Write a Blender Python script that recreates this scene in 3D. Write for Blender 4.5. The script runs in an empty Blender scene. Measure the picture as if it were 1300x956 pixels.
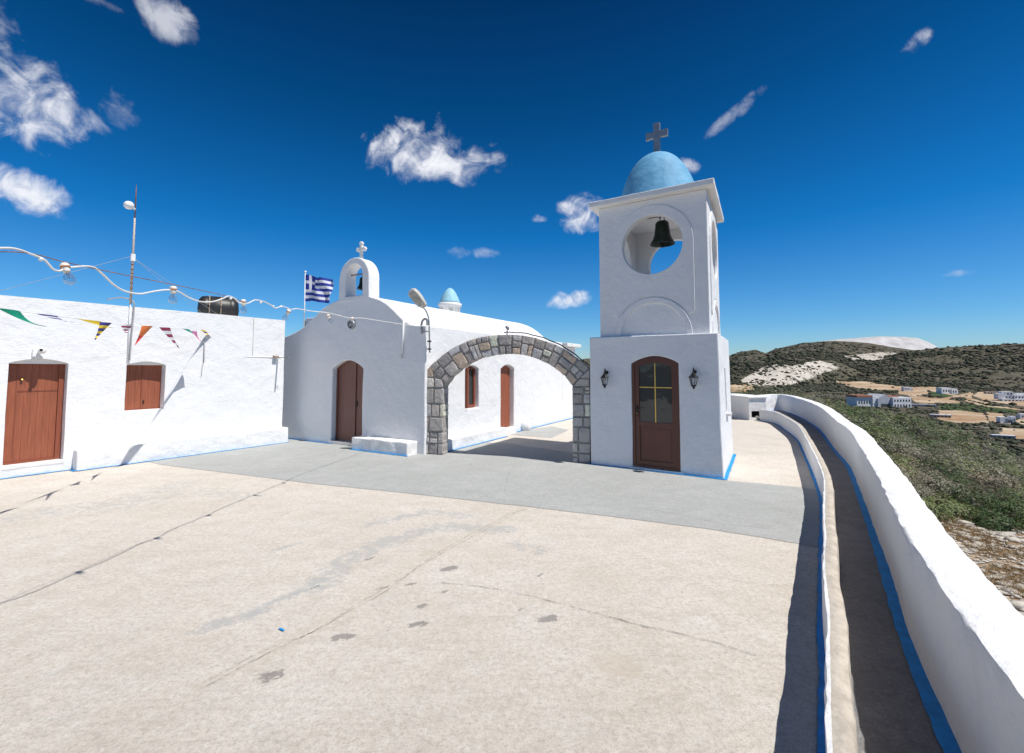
import bpy, bmesh, math, random
import numpy as np
from mathutils import Vector, Matrix, noise as mnoise
random.seed(7); rng = np.random.default_rng(7)
PI = math.pi; R = math.radians
scn = bpy.context.scene
col = scn.collection

# ------------------------------------------------------------------ camera model (survey helper)
F = 585.0; H = 1.85; PIT = R(3.45)
def ray(u, v):
    x = (u-650)/F; z = (433-v)/F
    return (x, math.cos(PIT)-z*math.sin(PIT), math.sin(PIT)+z*math.cos(PIT))
def at(u, v, Y):                       # surveyed point at forward distance Y
    r = ray(u, v); t = Y/r[1]; return Vector((r[0]*t, Y, H+r[2]*t))
def gp(u, v, z=0.0):
    r = ray(u, v); t = (z-H)/r[2]; return (r[0]*t, r[1]*t)

SUN_AZ, SUN_EL = -28.7, 60.0
S = Vector((math.cos(R(SUN_EL))*math.cos(R(SUN_AZ)), math.cos(R(SUN_EL))*math.sin(R(SUN_AZ)), math.sin(R(SUN_EL))))

# ------------------------------------------------------------------ materials
def mat(name):
    m = bpy.data.materials.new(name); m.use_nodes = True
    nt = m.node_tree; b = nt.nodes['Principled BSDF']; return m, nt, b
def N(nt, t, **k):
    n = nt.nodes.new(t)
    for a, v in k.items():
        if a in n.inputs: n.inputs[a].default_value = v
        else: setattr(n, a, v)
    return n
def lk(nt, a, b): nt.links.new(a, b)
def ramp(nt, fac, stops, interp='LINEAR'):
    n = nt.nodes.new('ShaderNodeValToRGB'); cr = n.color_ramp; cr.interpolation = interp
    while len(cr.elements) < len(stops): cr.elements.new(0.5)
    for e, (p, c) in zip(cr.elements, stops):
        e.position = p; e.color = (c[0], c[1], c[2], 1) if hasattr(c, '__len__') else (c, c, c, 1)
    lk(nt, fac, n.inputs[0]); return n.outputs[0]
def noise(nt, scale, detail=4, rough=0.55, vec=None, dist=0.0):
    n = nt.nodes.new('ShaderNodeTexNoise'); n.inputs['Scale'].default_value = scale
    n.inputs['Detail'].default_value = detail; n.inputs['Roughness'].default_value = rough; n.inputs['Distortion'].default_value = dist
    if vec is None:
        g = nt.nodes.get('GEO') or nt.nodes.new('ShaderNodeNewGeometry'); g.name = 'GEO'; vec = g.outputs['Position']
    lk(nt, vec, n.inputs['Vector']); return n.outputs[0]
def mix(nt, fac, a, b, mode='MIX'):
    n = nt.nodes.new('ShaderNodeMix'); n.data_type = 'RGBA'; n.blend_type = mode
    for s, v in ((n.inputs[0], fac), (n.inputs[6], a), (n.inputs[7], b)):
        if isinstance(v, (int, float)): s.default_value = v
        elif isinstance(v, tuple): s.default_value = (*v[:3], 1)
        else: lk(nt, v, s)
    return n.outputs[2]
def math_(nt, op, a, b=0.0, c=0.0):
    n = nt.nodes.new('ShaderNodeMath'); n.operation = op
    for i, v in enumerate((a, b, c)):
        if isinstance(v, (int, float)): n.inputs[i].default_value = v
        else: lk(nt, v, n.inputs[i])
    return n.outputs[0]
def bump(nt, b, h, dist, strength=1.0, prev=None):
    n = nt.nodes.new('ShaderNodeBump'); n.inputs['Distance'].default_value = dist; n.inputs['Strength'].default_value = strength
    lk(nt, h, n.inputs['Height'])
    if prev is not None: lk(nt, prev, n.inputs['Normal'])
    lk(nt, n.outputs[0], b.inputs['Normal']); return n.outputs[0]
def attr(nt, name):
    n = nt.nodes.new('ShaderNodeAttribute'); n.attribute_name = name; return n

def simple(name, c, rough=0.6, metal=0.0, var=0.12, sc=9.0, bmp=0.0, bsc=60):
    m, nt, b = mat(name)
    d = tuple(x*(1-var) for x in c); e = tuple(min(1, x*(1+var)) for x in c)
    lk(nt, ramp(nt, noise(nt, sc), [(0.3, d), (0.7, e)]), b.inputs['Base Color'])
    b.inputs['Roughness'].default_value = rough; b.inputs['Metallic'].default_value = metal
    if bmp: bump(nt, b, noise(nt, bsc, 3), bmp)
    return m

def whitewash(name, c=(0.80, 0.80, 0.805), dirt=0.5, ground_dirt=True, b1=0.02, tint=(0.62, 0.58, 0.52)):
    m, nt, b = mat(name)
    g = nt.nodes.new('ShaderNodeNewGeometry'); g.name = 'GEO'
    base = ramp(nt, noise(nt, 1.3, 6, 0.6), [(0.25, tuple(x*0.955 for x in c)), (0.75, c)])
    m1 = ramp(nt, noise(nt, 7.0, 8, 0.7), [(0.60, 0), (0.80, 0.28*dirt)])
    base = mix(nt, m1, base, tint)
    # rain streaks: noise stretched along z
    mp = N(nt, 'ShaderNodeMapping'); mp.inputs['Scale'].default_value = (5, 5, 0.5); lk(nt, g.outputs['Position'], mp.inputs[0])
    st = ramp(nt, noise(nt, 1.6, 5, 0.6, mp.outputs[0]), [(0.55, 0), (0.85, 0.35*dirt)])
    base = mix(nt, st, base, (0.60, 0.58, 0.54))
    if ground_dirt:
        sx = N(nt, 'ShaderNodeSeparateXYZ'); lk(nt, g.outputs['Position'], sx.inputs[0])
        zf = N(nt, 'ShaderNodeMapRange'); zf.inputs['From Min'].default_value = 0.02; zf.inputs['From Max'].default_value = 0.30
        zf.inputs['To Min'].default_value = 1; zf.inputs['To Max'].default_value = 0; lk(nt, sx.outputs[2], zf.inputs[0])
        k = math_(nt, 'MULTIPLY', zf.outputs[0], ramp(nt, noise(nt, 14, 6, 0.7), [(0.45, 0), (0.75, 0.45)]))
        base = mix(nt, k, base, (0.55, 0.50, 0.44))
    lk(nt, base, b.inputs['Base Color'])
    b.inputs['Roughness'].default_value = 0.78
    p = bump(nt, b, noise(nt, 3.2, 5, 0.55), b1*1.5)
    mb_ = N(nt, 'ShaderNodeMapping'); mb_.inputs['Scale'].default_value = (1.0, 1.0, 3.0); lk(nt, g.outputs['Position'], mb_.inputs[0])
    p = bump(nt, b, noise(nt, 12, 7, 0.7, mb_.outputs[0]), 0.008, 1.0, p)
    bump(nt, b, noise(nt, 55, 6, 0.7), 0.003, 1.0, p)
    return m

M = {}
M['white'] = whitewash('limewash_wall')
M['white_rough'] = whitewash('limewash_parapet', (0.80, 0.80, 0.80), 0.9, True, 0.03)
M['white_old'] = whitewash('limewash_worn', (0.80, 0.79, 0.77), 2.3, True, 0.03)
M['white_roof'] = whitewash('limewash_roof', (0.82, 0.815, 0.80), 0.6, False, 0.03)
def dome_blue():
    m, nt, b = mat('blue_dome_paint')
    c = ramp(nt, noise(nt, 3.0, 8, 0.65), [(0.2, (0.07, 0.24, 0.42)), (0.5, (0.12, 0.35, 0.55)), (0.8, (0.20, 0.47, 0.66))])
    k = ramp(nt, noise(nt, 9, 8, 0.75), [(0.52, 0), (0.75, 0.35)])
    lk(nt, mix(nt, k, c, (0.27, 0.52, 0.64)), b.inputs['Base Color']); b.inputs['Roughness'].default_value = 0.7
    p = bump(nt, b, noise(nt, 5, 5), 0.02); bump(nt, b, noise(nt, 50, 4), 0.002, 1, p)
    return m
M['dome'] = dome_blue()
M['dome_pale'] = simple('pale_blue_paint', (0.30, 0.54, 0.64), 0.7, var=0.15)
M['blue'] = simple('blue_border_paint', (0.0, 0.26, 0.66), 0.55, var=0.22, sc=14, bmp=0.002)
def wood(name, c, rough=0.5, planks=9.0):
    m, nt, b = mat(name)
    tc = N(nt, 'ShaderNodeTexCoord')
    mp = N(nt, 'ShaderNodeMapping'); mp.inputs['Scale'].default_value = (14, 14, 1.2); lk(nt, tc.outputs['Object'], mp.inputs[0])
    n1 = noise(nt, 2.5, 6, 0.65, mp.outputs[0], 0.3)
    lk(nt, ramp(nt, n1, [(0.3, tuple(x*0.78 for x in c)), (0.7, tuple(x*1.15 for x in c))]), b.inputs['Base Color'])
    b.inputs['Roughness'].default_value = rough; bump(nt, b, n1, 0.002)
    return m
M['wood_red'] = wood('red_brown_painted_wood', (0.30, 0.088, 0.042), 0.55)
M['wood_red_frame'] = wood('red_brown_frame', (0.25, 0.07, 0.035), 0.55)
M['wood_dark'] = wood('dark_brown_wood', (0.17, 0.066, 0.045), 0.45)
M['brown_alu'] = simple('brown_aluminium', (0.105, 0.030, 0.016), 0.35, 0.0, 0.10, 3)
M['brown_panel'] = simple('brown_aluminium_panel', (0.125, 0.038, 0.022), 0.4, 0.0, 0.10, 3)
M['gold'] = simple('brass', (0.62, 0.42, 0.12), 0.3, 0.9, 0.1)
M['black_iron'] = simple('black_iron', (0.016, 0.014, 0.014), 0.45, 0.3, 0.3, 30)
M['bronze'] = simple('aged_bronze', (0.018, 0.030, 0.020), 0.38, 0.45, 0.45, 14, 0.002)
M['marble'] = simple('marble_sill', (0.72, 0.69, 0.66), 0.3, 0, 0.12)
M['grey_metal'] = simple('galvanised_metal', (0.36, 0.36, 0.37), 0.45, 0.6, 0.15)
M['lamp_shell'] = simple('weathered_lamp_shell', (0.55, 0.53, 0.48), 0.5, 0, 0.2)
M['pipe_white'] = simple('white_pipe', (0.78, 0.78, 0.78), 0.4, 0, 0.08)
M['cable'] = simple('white_cable', (0.74, 0.73, 0.70), 0.5, 0, 0.1)
M['cable_dark'] = simple('black_cable', (0.02, 0.02, 0.022), 0.6)
M['cable_grey'] = simple('grey_conduit', (0.38, 0.37, 0.37), 0.55)
M['twine'] = simple('thin_twine', (0.32, 0.30, 0.28), 0.7)
M['rust'] = simple('rusty_steel', (0.25, 0.12, 0.06), 0.75, 0.2, 0.5, 22)
M['rust_bands'] = simple('pale_weathered_steel', (0.50, 0.42, 0.35), 0.7, 0.1, 0.35, 30)
M['tank'] = simple('black_plastic_tank', (0.022, 0.021, 0.020), 0.45, 0, 0.3)
M['strap'] = simple('pale_strap', (0.35, 0.27, 0.19), 0.7)
M['old_wood'] = simple('weathered_plank', (0.34, 0.26, 0.20), 0.8, 0, 0.35, 20)
M['dark_void'] = simple('opening_shade_dark', (0.012, 0.012, 0.013), 0.9)  # near-black colour stands in for the shade inside openings
M['socket'] = simple('ceramic_socket', (0.78, 0.74, 0.66), 0.35, 0, 0.1)
M['socket_ring'] = simple('rusty_ring', (0.45, 0.18, 0.08), 0.6)
def glassm(name, rough=0.0, col=(1, 1, 1), ior=1.45):
    m, nt, b = mat(name); b.inputs['Transmission Weight'].default_value = 1.0; b.inputs['Roughness'].default_value = rough
    b.inputs['Base Color'].default_value = (*col, 1); b.inputs['IOR'].default_value = ior; return m
def thin_glass():
    m, nt, b = mat('thin_clear_glass'); t = N(nt, 'ShaderNodeBsdfTransparent'); t.inputs[0].default_value = (.93, .95, .96, 1)
    g = N(nt, 'ShaderNodeBsdfGlossy'); g.inputs['Roughness'].default_value = .03; lw_ = N(nt, 'ShaderNodeLayerWeight'); lw_.inputs[0].default_value = .35
    f = ramp(nt, lw_.outputs['Facing'], [(0.0, .12), (.5, .35), (1, .9)]); ms = N(nt, 'ShaderNodeMixShader'); lk(nt, f, ms.inputs[0]); lk(nt, t.outputs[0], ms.inputs[1]); lk(nt, g.outputs[0], ms.inputs[2])
    lk(nt, ms.outputs[0], nt.nodes['Material Output'].inputs[0]); return m
M['bulb'] = thin_glass()
M['frost'] = glassm('frosted_lantern_glass', 0.35, (0.85, 0.87, 0.88), 1.3)
def pane():
    m, nt, b = mat('door_pane')
    b.inputs['Base Color'].default_value = (0.045, 0.05, 0.05, 1); b.inputs['Roughness'].default_value = 0.04
    b.inputs['Specular IOR Level'].default_value = 0.5; b.inputs['IOR'].default_value = 1.5
    bump(nt, b, noise(nt, 3.0, 2), 0.004); return m
M['pane'] = pane()
def flat(name, c, rough=0.7, trans=0.0):
    m, nt, b = mat(name); b.inputs['Base Color'].default_value = (*c, 1); b.inputs['Roughness'].default_value = rough
    n = noise(nt, 25, 3); lk(nt, ramp(nt, n, [(0.3, tuple(x*0.88 for x in c)), (0.7, c)]), b.inputs['Base Color']); return m
M['f_blue'] = flat('flag_blue', (0.012, 0.035, 0.30)); M['f_white'] = flat('flag_white', (0.72, 0.72, 0.78))
for k, c in dict(green=(0.0, 0.30, 0.17), navy=(0.03, 0.03, 0.22), yellow=(0.75, 0.55, 0.02), red=(0.60, 0.04, 0.03), orange=(0.75, 0.18, 0.03),
                 white=(0.74, 0.74, 0.74), maroon=(0.28, 0.02, 0.07), pink=(0.65, 0.18, 0.38), lime=(0.55, 0.65, 0.2), teal=(0.0, 0.28, 0.20)).items():
    M['p_'+k] = flat('pennant_'+k, c)

def stone_mat():
    m, nt, b = mat('arch_stone')
    a = attr(nt, 'tone')
    n1 = noise(nt, 9, 8, 0.7); n2 = noise(nt, 45, 6, 0.7)
    c = mix(nt, ramp(nt, n1, [(0.35, 0), (0.7, 0.5)]), a.outputs['Color'], (0.24, 0.215, 0.20))
    c = mix(nt, ramp(nt, n2, [(0.52, 0), (0.75, 0.5)]), c, (0.42, 0.40, 0.37))
    c = mix(nt, ramp(nt, noise(nt, 4, 5, .6), [(0.58, 0), (0.75, 0.4)]), c, (0.36, 0.24, 0.14))
    lk(nt, c, b.inputs['Base Color']); b.inputs['Roughness'].default_value = 0.85
    p = bump(nt, b, n1, 0.03); bump(nt, b, n2, 0.006, 1, p); return m
M['stone'] = stone_mat()
M['mortar'] = simple('arch_mortar', (0.31, 0.29, 0.265), 0.95, 0, 0.25, 20, 0.01, 40)

def concrete(name, kind='beige'):
    m, nt, b = mat(name)
    g = nt.nodes.new('ShaderNodeNewGeometry'); g.name = 'GEO'
    if kind == 'beige': c0, c1, c2 = (0.57, 0.50, 0.42), (0.665, 0.60, 0.525), (0.73, 0.68, 0.615)
    elif kind == 'grey': c0, c1, c2 = (0.37, 0.378, 0.36), (0.415, 0.422, 0.405), (0.46, 0.465, 0.45)
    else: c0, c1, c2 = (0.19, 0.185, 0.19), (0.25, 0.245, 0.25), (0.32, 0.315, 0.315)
    base = ramp(nt, noise(nt, 0.9, 8, 0.65), [(0.3, c0), (0.5, c1), (0.7, c2)])
    # broom strokes running across the slab
    mp = N(nt, 'ShaderNodeMapping'); mp.inputs['Rotation'].default_value = (0, 0, R(12)); mp.inputs['Scale'].default_value = (2.2, 9, 1)
    lk(nt, g.outputs['Position'], mp.inputs[0])
    br = noise(nt, 1.8, 8, 0.72, mp.outputs[0], 0.4)
    k = 0.26 if kind == 'beige' else 0.2
    base = mix(nt, ramp(nt, br, [(0.42, 0), (0.72, k)]), base, tuple(x*1.16 for x in c2))
    base = mix(nt, ramp(nt, br, [(0.28, k), (0.46, 0)]), base, tuple(x*0.80 for x in c0))
    base = mix(nt, ramp(nt, noise(nt, 3.5, 10, 0.78), [(0.47, 0), (0.66, 0.5)]), base, tuple(x*0.80 for x in c0))
    base = mix(nt, ramp(nt, noise(nt, 2.3, 9, 0.75, None, .6), [(0.52, 0), (0.7, 0.5)]), base, tuple(min(.7, x*1.12) for x in c2))
    sp = noise(nt, 28, 8, 0.8)
    base = mix(nt, ramp(nt, sp, [(0.50, 0), (0.58, 0.42 if kind == 'beige' else 0.15)]), base, tuple(x*0.62 for x in c0))
    base = mix(nt, ramp(nt, noise(nt, 75, 3, 0.7), [(0.60, 0), (0.74, 0.4)]), base, (0.68, 0.66, 0.62))
    lk(nt, base, b.inputs['Base Color']); b.inputs['Roughness'].default_value = 0.85
    fg = noise(nt, 150, 4, 0.8); ex = noise(nt, 11, 9, 0.82)
    g_hi = mix(nt, ramp(nt, fg, [(0.40, 0.6), (0.50, 0)]), base, tuple(x*0.74 for x in c0))
    g_hi = mix(nt, ramp(nt, ex, [(0.51, 0), (0.58, 0.45)]), g_hi, tuple(x*0.83 for x in c1))
    g_hi = mix(nt, ramp(nt, noise(nt, 21, 9, 0.85), [(0.52, 0), (0.58, 0.35)]), g_hi, tuple(min(.78, x*1.18) for x in c2))
    g_hi = mix(nt, ramp(nt, noise(nt, 62, 5, 0.8), [(0.54, 0), (0.61, 0.55)]), g_hi, tuple(x*0.62 for x in c0))
    g_hi = mix(nt, ramp(nt, noise(nt, 6, 12, 0.9), [(0.52, 0), (0.57, 0.30)]), g_hi, tuple(x*0.80 for x in c0))
    if kind == 'grey': g_hi = mix(nt, ramp(nt, noise(nt, 4.5, 12, 0.82), [(0.57, 0), (0.64, 0.55)]), g_hi, (0.56, 0.51, 0.45))
    if kind == 'beige':
        a = attr(nt, 'stain'); sx = N(nt, 'ShaderNodeSeparateColor'); lk(nt, a.outputs['Color'], sx.inputs[0])
        # R grey cement smears, G dark patches, B ochre/worn trail
        nn = noise(nt, 6.0, 8, 0.75)
        e = math_(nt, 'ADD', sx.outputs[0], math_(nt, 'MULTIPLY', math_(nt, 'SUBTRACT', noise(nt, 9.0, 10, 0.85), 0.5), 3.0))
        g_hi = mix(nt, ramp(nt, e, [(0.42, 0), (0.62, 0.7)]), g_hi, (0.39, 0.395, 0.385))
        e2 = math_(nt, 'ADD', sx.outputs[1], math_(nt, 'MULTIPLY', math_(nt, 'SUBTRACT', noise(nt, 15, 7, 0.8), 0.5), 3.2))
        g_hi = mix(nt, ramp(nt, e2, [(0.48, 0), (0.66, 0.72)]), g_hi, (0.20, 0.185, 0.175))
        e3 = math_(nt, 'ADD', sx.outputs[2], math_(nt, 'MULTIPLY', math_(nt, 'SUBTRACT', noise(nt, 13.0, 10, 0.85), 0.5), 2.6))
        g_hi = mix(nt, ramp(nt, e3, [(0.4, 0), (0.7, 0.5)]), g_hi, (0.52, 0.45, 0.36))
    lk(nt, g_hi, b.inputs['Base Color'])
    p = bump(nt, b, br, 0.008); p = bump(nt, b, sp, 0.007, 1, p); bump(nt, b, fg, 0.004, 1, p)
    return m
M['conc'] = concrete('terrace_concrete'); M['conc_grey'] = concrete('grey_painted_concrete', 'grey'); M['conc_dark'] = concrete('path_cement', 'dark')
M['walltop'] = concrete('wall_top_cement', 'beige2') if False else simple('wall_top_cement', (0.47, 0.42, 0.355), 0.9, 0, 0.2, 14, 0.006, 50)
def broken(name, c, lo, hi, sc):
    m, nt, b = mat(name); lk(nt, ramp(nt, noise(nt, 20, 5), [(.3, tuple(x*.7 for x in c)), (.7, c)]), b.inputs['Base Color']); b.inputs['Roughness'].default_value = .95
    t = N(nt, 'ShaderNodeBsdfTransparent'); ms = N(nt, 'ShaderNodeMixShader'); lk(nt, ramp(nt, noise(nt, sc, 6, .8), [(lo, 0), (hi, 1)]), ms.inputs[0])
    lk(nt, t.outputs[0], ms.inputs[1]); lk(nt, b.outputs[0], ms.inputs[2]); lk(nt, ms.outputs[0], nt.nodes['Material Output'].inputs[0]); return m
M['crack'] = broken('crack_fill', (0.24, 0.22, 0.20), .40, .60, 9)
M['crack_pale'] = broken('worn_seam', (0.70, 0.66, 0.60), .45, .62, 16)

def terrain_mat():
    m, nt, b = mat('dry_hillside_soil')
    a = attr(nt, 'cover'); sx = N(nt, 'ShaderNodeSeparateColor'); lk(nt, a.outputs['Color'], sx.inputs[0])
    g = nt.nodes.new('ShaderNodeNewGeometry'); g.name = 'GEO'
    far = noise(nt, 0.016, 8, 0.75); mid = noise(nt, 0.09, 7, 0.75); near = noise(nt, 2.2, 7, 0.7)
    base = ramp(nt, far, [(0.3, (0.075, 0.066, 0.052)), (0.5, (0.125, 0.105, 0.082)), (0.7, (0.21, 0.175, 0.14))])
    base = mix(nt, ramp(nt, mid, [(0.38, 0), (0.6, 0.85)]), base, (0.060, 0.064, 0.038))
    rock = ramp(nt, mid, [(0.3, (0.30, 0.26, 0.21)), (0.55, (0.55, 0.51, 0.45)), (0.75, (0.64, 0.61, 0.56))])
    wig = math_(nt, 'MULTIPLY', math_(nt, 'SUBTRACT', noise(nt, 0.03, 10, 0.85), 0.5), 3.4)
    base = mix(nt, ramp(nt, math_(nt, 'ADD', sx.outputs[0], wig), [(0.42, 0), (0.58, 1)]), base, rock)
    wig2 = math_(nt, 'MULTIPLY', math_(nt, 'SUBTRACT', noise(nt, 0.08, 6, 0.7), 0.5), 0.5)
    soil = ramp(nt, noise(nt, 0.03, 5, 0.6), [(0.35, (0.33, 0.20, 0.115)), (0.5, (0.42, 0.31, 0.205)), (0.65, (0.52, 0.43, 0.32))])
    base = mix(nt, ramp(nt, math_(nt, 'ADD', sx.outputs[1], wig2), [(0.45, 0), (0.55, 1)]), base, soil)
    base = mix(nt, ramp(nt, math_(nt, 'ADD', sx.outputs[2], wig2), [(0.45, 0), (0.55, 1)]), base, (0.06, 0.085, 0.035))
    # near stony ground (alpha channel of a second attribute)
    a2 = attr(nt, 'near')
    st = ramp(nt, near, [(0.3, (0.17, 0.10, 0.055)), (0.48, (0.28, 0.19, 0.11)), (0.60, (0.36, 0.28, 0.20)), (0.70, (0.50, 0.46, 0.40))])
    base = mix(nt, a2.outputs['Fac'], base, st)
    lk(nt, base, b.inputs['Base Color']); b.inputs['Roughness'].default_value = 0.95
    b.inputs['Specular IOR Level'].default_value = 0.1
    p = bump(nt, b, mid, 1.2); bump(nt, b, near, 0.06, 1, p); return m
M['terrain'] = terrain_mat()
M['quarry'] = simple('bare_quarry_rock', (0.46, 0.45, 0.45), 0.95, 0, 0.22, 0.012)
def foliage(name):
    m, nt, b = mat(name)
    a = attr(nt, 'tone'); lk(nt, a.outputs['Color'], b.inputs['Base Color'])
    b.inputs['Roughness'].default_value = 0.6; b.inputs['Specular IOR Level'].default_value = 0.25
    tr = N(nt, 'ShaderNodeBsdfTranslucent'); lk(nt, a.outputs['Color'], tr.inputs[0])
    ms = N(nt, 'ShaderNodeMixShader'); ms.inputs[0].default_value = 0.25
    lk(nt, b.outputs[0], ms.inputs[1]); lk(nt, tr.outputs[0], ms.inputs[2]); lk(nt, ms.outputs[0], nt.nodes['Material Output'].inputs[0])
    return m
M['leaf'] = foliage('shrub_leaves'); M['scrub'] = foliage('far_scrub')
M['rocks'] = simple('pale_field_stone', (0.46, 0.42, 0.36), 0.9, 0, 0.3, 8, 0.01, 20)
M['tile'] = simple('terracotta_roof', (0.34, 0.15, 0.09), 0.8, 0, 0.2, 1)
M['far_win'] = simple('dark_window', (0.05, 0.06, 0.075), 0.3)
M['far_white'] = simple('far_white_wall', (0.74, 0.74, 0.76), 0.8, 0, 0.06, 0.4)
M['far_tan'] = simple('far_tan_wall', (0.42, 0.34, 0.27), 0.8, 0, 0.1, 0.4)
M['far_grey'] = simple('far_grey_wall', (0.45, 0.47, 0.52), 0.8, 0, 0.1, 0.4)

# ------------------------------------------------------------------ object helpers
def tag(o, label=None, cat=None, group=None, kind=None):
    if label: o['label'] = label
    if cat: o['category'] = cat
    if group: o['group'] = group
    if kind: o['kind'] = kind
    return o
def empty(name, loc=(0, 0, 0), rz=0.0, label=None, cat=None, group=None):
    o = bpy.data.objects.new(name, None); col.objects.link(o); o.location = loc; o.rotation_euler = (0, 0, rz)
    o.empty_display_size = 0.2; return tag(o, label, cat, group)
def mobj(name, me, m, parent=None):
    o = bpy.data.objects.new(name, me); col.objects.link(o)
    for x in (m if isinstance(m, (list, tuple)) else [m]): me.materials.append(x)
    if parent: o.parent = parent
    return o
class MB:
    def __init__(s): s.v = []; s.f = []; s.m = []; s.sm = []
    def add(s, vs, fs, mi=0, smooth=False):
        o = len(s.v); s.v += [tuple(x) for x in vs]
        for f in fs: s.f.append([i+o for i in f]); s.m.append(mi); s.sm.append(smooth)
    def box(s, a, b, mi=0, T=None):
        x0, y0, z0 = a; x1, y1, z1 = b
        vs = [Vector(p) for p in ((x0, y0, z0), (x1, y0, z0), (x1, y1, z0), (x0, y1, z0), (x0, y0, z1), (x1, y0, z1), (x1, y1, z1), (x0, y1, z1))]
        if T is not None: vs = [T @ v for v in vs]
        s.add(vs, [(0, 3, 2, 1), (4, 5, 6, 7), (0, 1, 5, 4), (1, 2, 6, 5), (2, 3, 7, 6), (3, 0, 4, 7)], mi)
    def prism(s, poly, y0, y1, mi=0):            # poly in (x,z), extruded along y
        n = len(poly); vs = [(x, y0, z) for x, z in poly]+[(x, y1, z) for x, z in poly]
        fs = [tuple(range(n)), tuple(range(2*n-1, n-1, -1))]+[(i, i+n, (i+1) % n+n, (i+1) % n) for i in range(n)]
        s.add(vs, fs, mi)
    def lathe(s, prof, n=24, c=(0, 0, 0), mi=0, smooth=True, T=None):
        vs = []; fs = []
        for r, z in prof:
            for k in range(n):
                a = 2*PI*k/n; p = Vector((r*math.cos(a), r*math.sin(a), z))
                if T is not None: p = T @ p
                vs.append((p.x+c[0], p.y+c[1], p.z+c[2]))
        for i in range(len(prof)-1):
            for k in range(n): fs.append((i*n+k, i*n+(k+1) % n, (i+1)*n+(k+1) % n, (i+1)*n+k))
        fs.append(tuple(range(n-1, -1, -1))); fs.append(tuple((len(prof)-1)*n+k for k in range(n)))
        s.add(vs, fs, mi, smooth)
    def tube(s, pts, r, n=8, mi=0, closed=False):
        pts = [Vector(p) for p in pts]; L = len(pts); vs = []; fs = []
        rr = r if hasattr(r, '__len__') else [r]*L
        up = Vector((0, 0, 1))
        for i, p in enumerate(pts):
            a = pts[(i-1) % L] if (closed or i > 0) else p; b = pts[(i+1) % L] if (closed or i < L-1) else p
            t = (b-a).normalized(); u = t.cross(up)
            if u.length < 1e-3: u = t.cross(Vector((0, 1, 0)))
            u.normalize(); w = u.cross(t)
            for k in range(n):
                q = 2*PI*k/n; vs.append(p+(u*math.cos(q)+w*math.sin(q))*rr[i])
        m = L if closed else L-1
        for i in range(m):
            j = (i+1) % L
            for k in range(n): fs.append((i*n+k, i*n+(k+1) % n, j*n+(k+1) % n, j*n+k))
        if not closed: fs += [tuple(range(n-1, -1, -1)), tuple((L-1)*n+k for k in range(n))]
        s.add(vs, fs, mi, True)
    def build(s, name, m, parent=None, fix=True):
        me = bpy.data.meshes.new(name); me.from_pydata(s.v, [], s.f)
        me.polygons.foreach_set('material_index', s.m); me.polygons.foreach_set('use_smooth', s.sm)
        if fix:
            bm = bmesh.new(); bm.from_mesh(me); bmesh.ops.recalc_face_normals(bm, faces=bm.faces); bm.to_mesh(me); bm.free()
        me.update(); return mobj(name, me, m, parent)
def tmp(mb):                                       # throw-away object for a cut
    o = mb.build('cutter', M['white']); return o
def cut(o, cutters):
    for c in cutters:
        c.parent = o.parent
        md = o.modifiers.new('b', 'BOOLEAN'); md.object = c; md.operation = 'DIFFERENCE'; md.solver = 'EXACT'
    bake(o)
    for c in cutters: bpy.data.objects.remove(c, do_unlink=True)
    return o
def bake(o):
    bpy.context.view_layer.update()
    dg = bpy.context.evaluated_depsgraph_get(); me = bpy.data.meshes.new_from_object(o.evaluated_get(dg))
    o.modifiers.clear(); o.data = me
def bevel(o, w=0.02, seg=2, ang=40):
    md = o.modifiers.new('bv', 'BEVEL'); md.width = w; md.segments = seg; md.limit_method = 'ANGLE'; md.angle_limit = R(ang); md.harden_normals = False
    bake(o); return o
def rough_up(o, amp=0.008, scale=1.5, size=0.18):   # hand-plastered unevenness
    me = o.data; bm = bmesh.new(); bm.from_mesh(me)
    bmesh.ops.triangulate(bm, faces=[f for f in bm.faces if len(f.verts) > 4])
    for _ in range(5):
        es = [e for e in bm.edges if e.calc_length() > size*1.6]
        if not es: break
        bmesh.ops.subdivide_edges(bm, edges=es, cuts=1, use_grid_fill=False)
        bmesh.ops.triangulate(bm, faces=[f for f in bm.faces if len(f.verts) > 4])
    for v in bm.verts:
        p = v.co*scale; d = mnoise.noise_vector(p)+0.5*mnoise.noise_vector(p*2.7)
        v.co += Vector((d.x, d.y, d.z*0.6))*amp
    bm.to_mesh(me); bm.free(); return o
def rawmesh(name, V, Fq, m, parent=None, colr=None, smooth=False, cname='tone'):
    V = np.asarray(V, dtype=np.float32); Fq = np.asarray(Fq, dtype=np.int32); k = Fq.shape[1]
    me = bpy.data.meshes.new(name); me.vertices.add(len(V)); me.vertices.foreach_set('co', V.ravel())
    me.loops.add(Fq.size); me.loops.foreach_set('vertex_index', Fq.ravel())
    me.polygons.add(len(Fq)); me.polygons.foreach_set('loop_start', np.arange(0, Fq.size, k, dtype=np.int32))
    me.polygons.foreach_set('loop_total', np.full(len(Fq), k, dtype=np.int32))
    if smooth: me.polygons.foreach_set('use_smooth', np.ones(len(Fq), dtype=bool))
    me.update(calc_edges=True)
    if colr is not None:
        for nm, c in (colr.items() if isinstance(colr, dict) else [(cname, colr)]):
            a = me.color_attributes.new(nm, 'FLOAT_COLOR', 'POINT'); c = np.asarray(c, dtype=np.float32)
            if c.shape[1] == 3: c = np.hstack([c, np.ones((len(c), 1), dtype=np.float32)])
            a.data.foreach_set('color', c.ravel())
    return mobj(name, me, m, parent)

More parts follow.
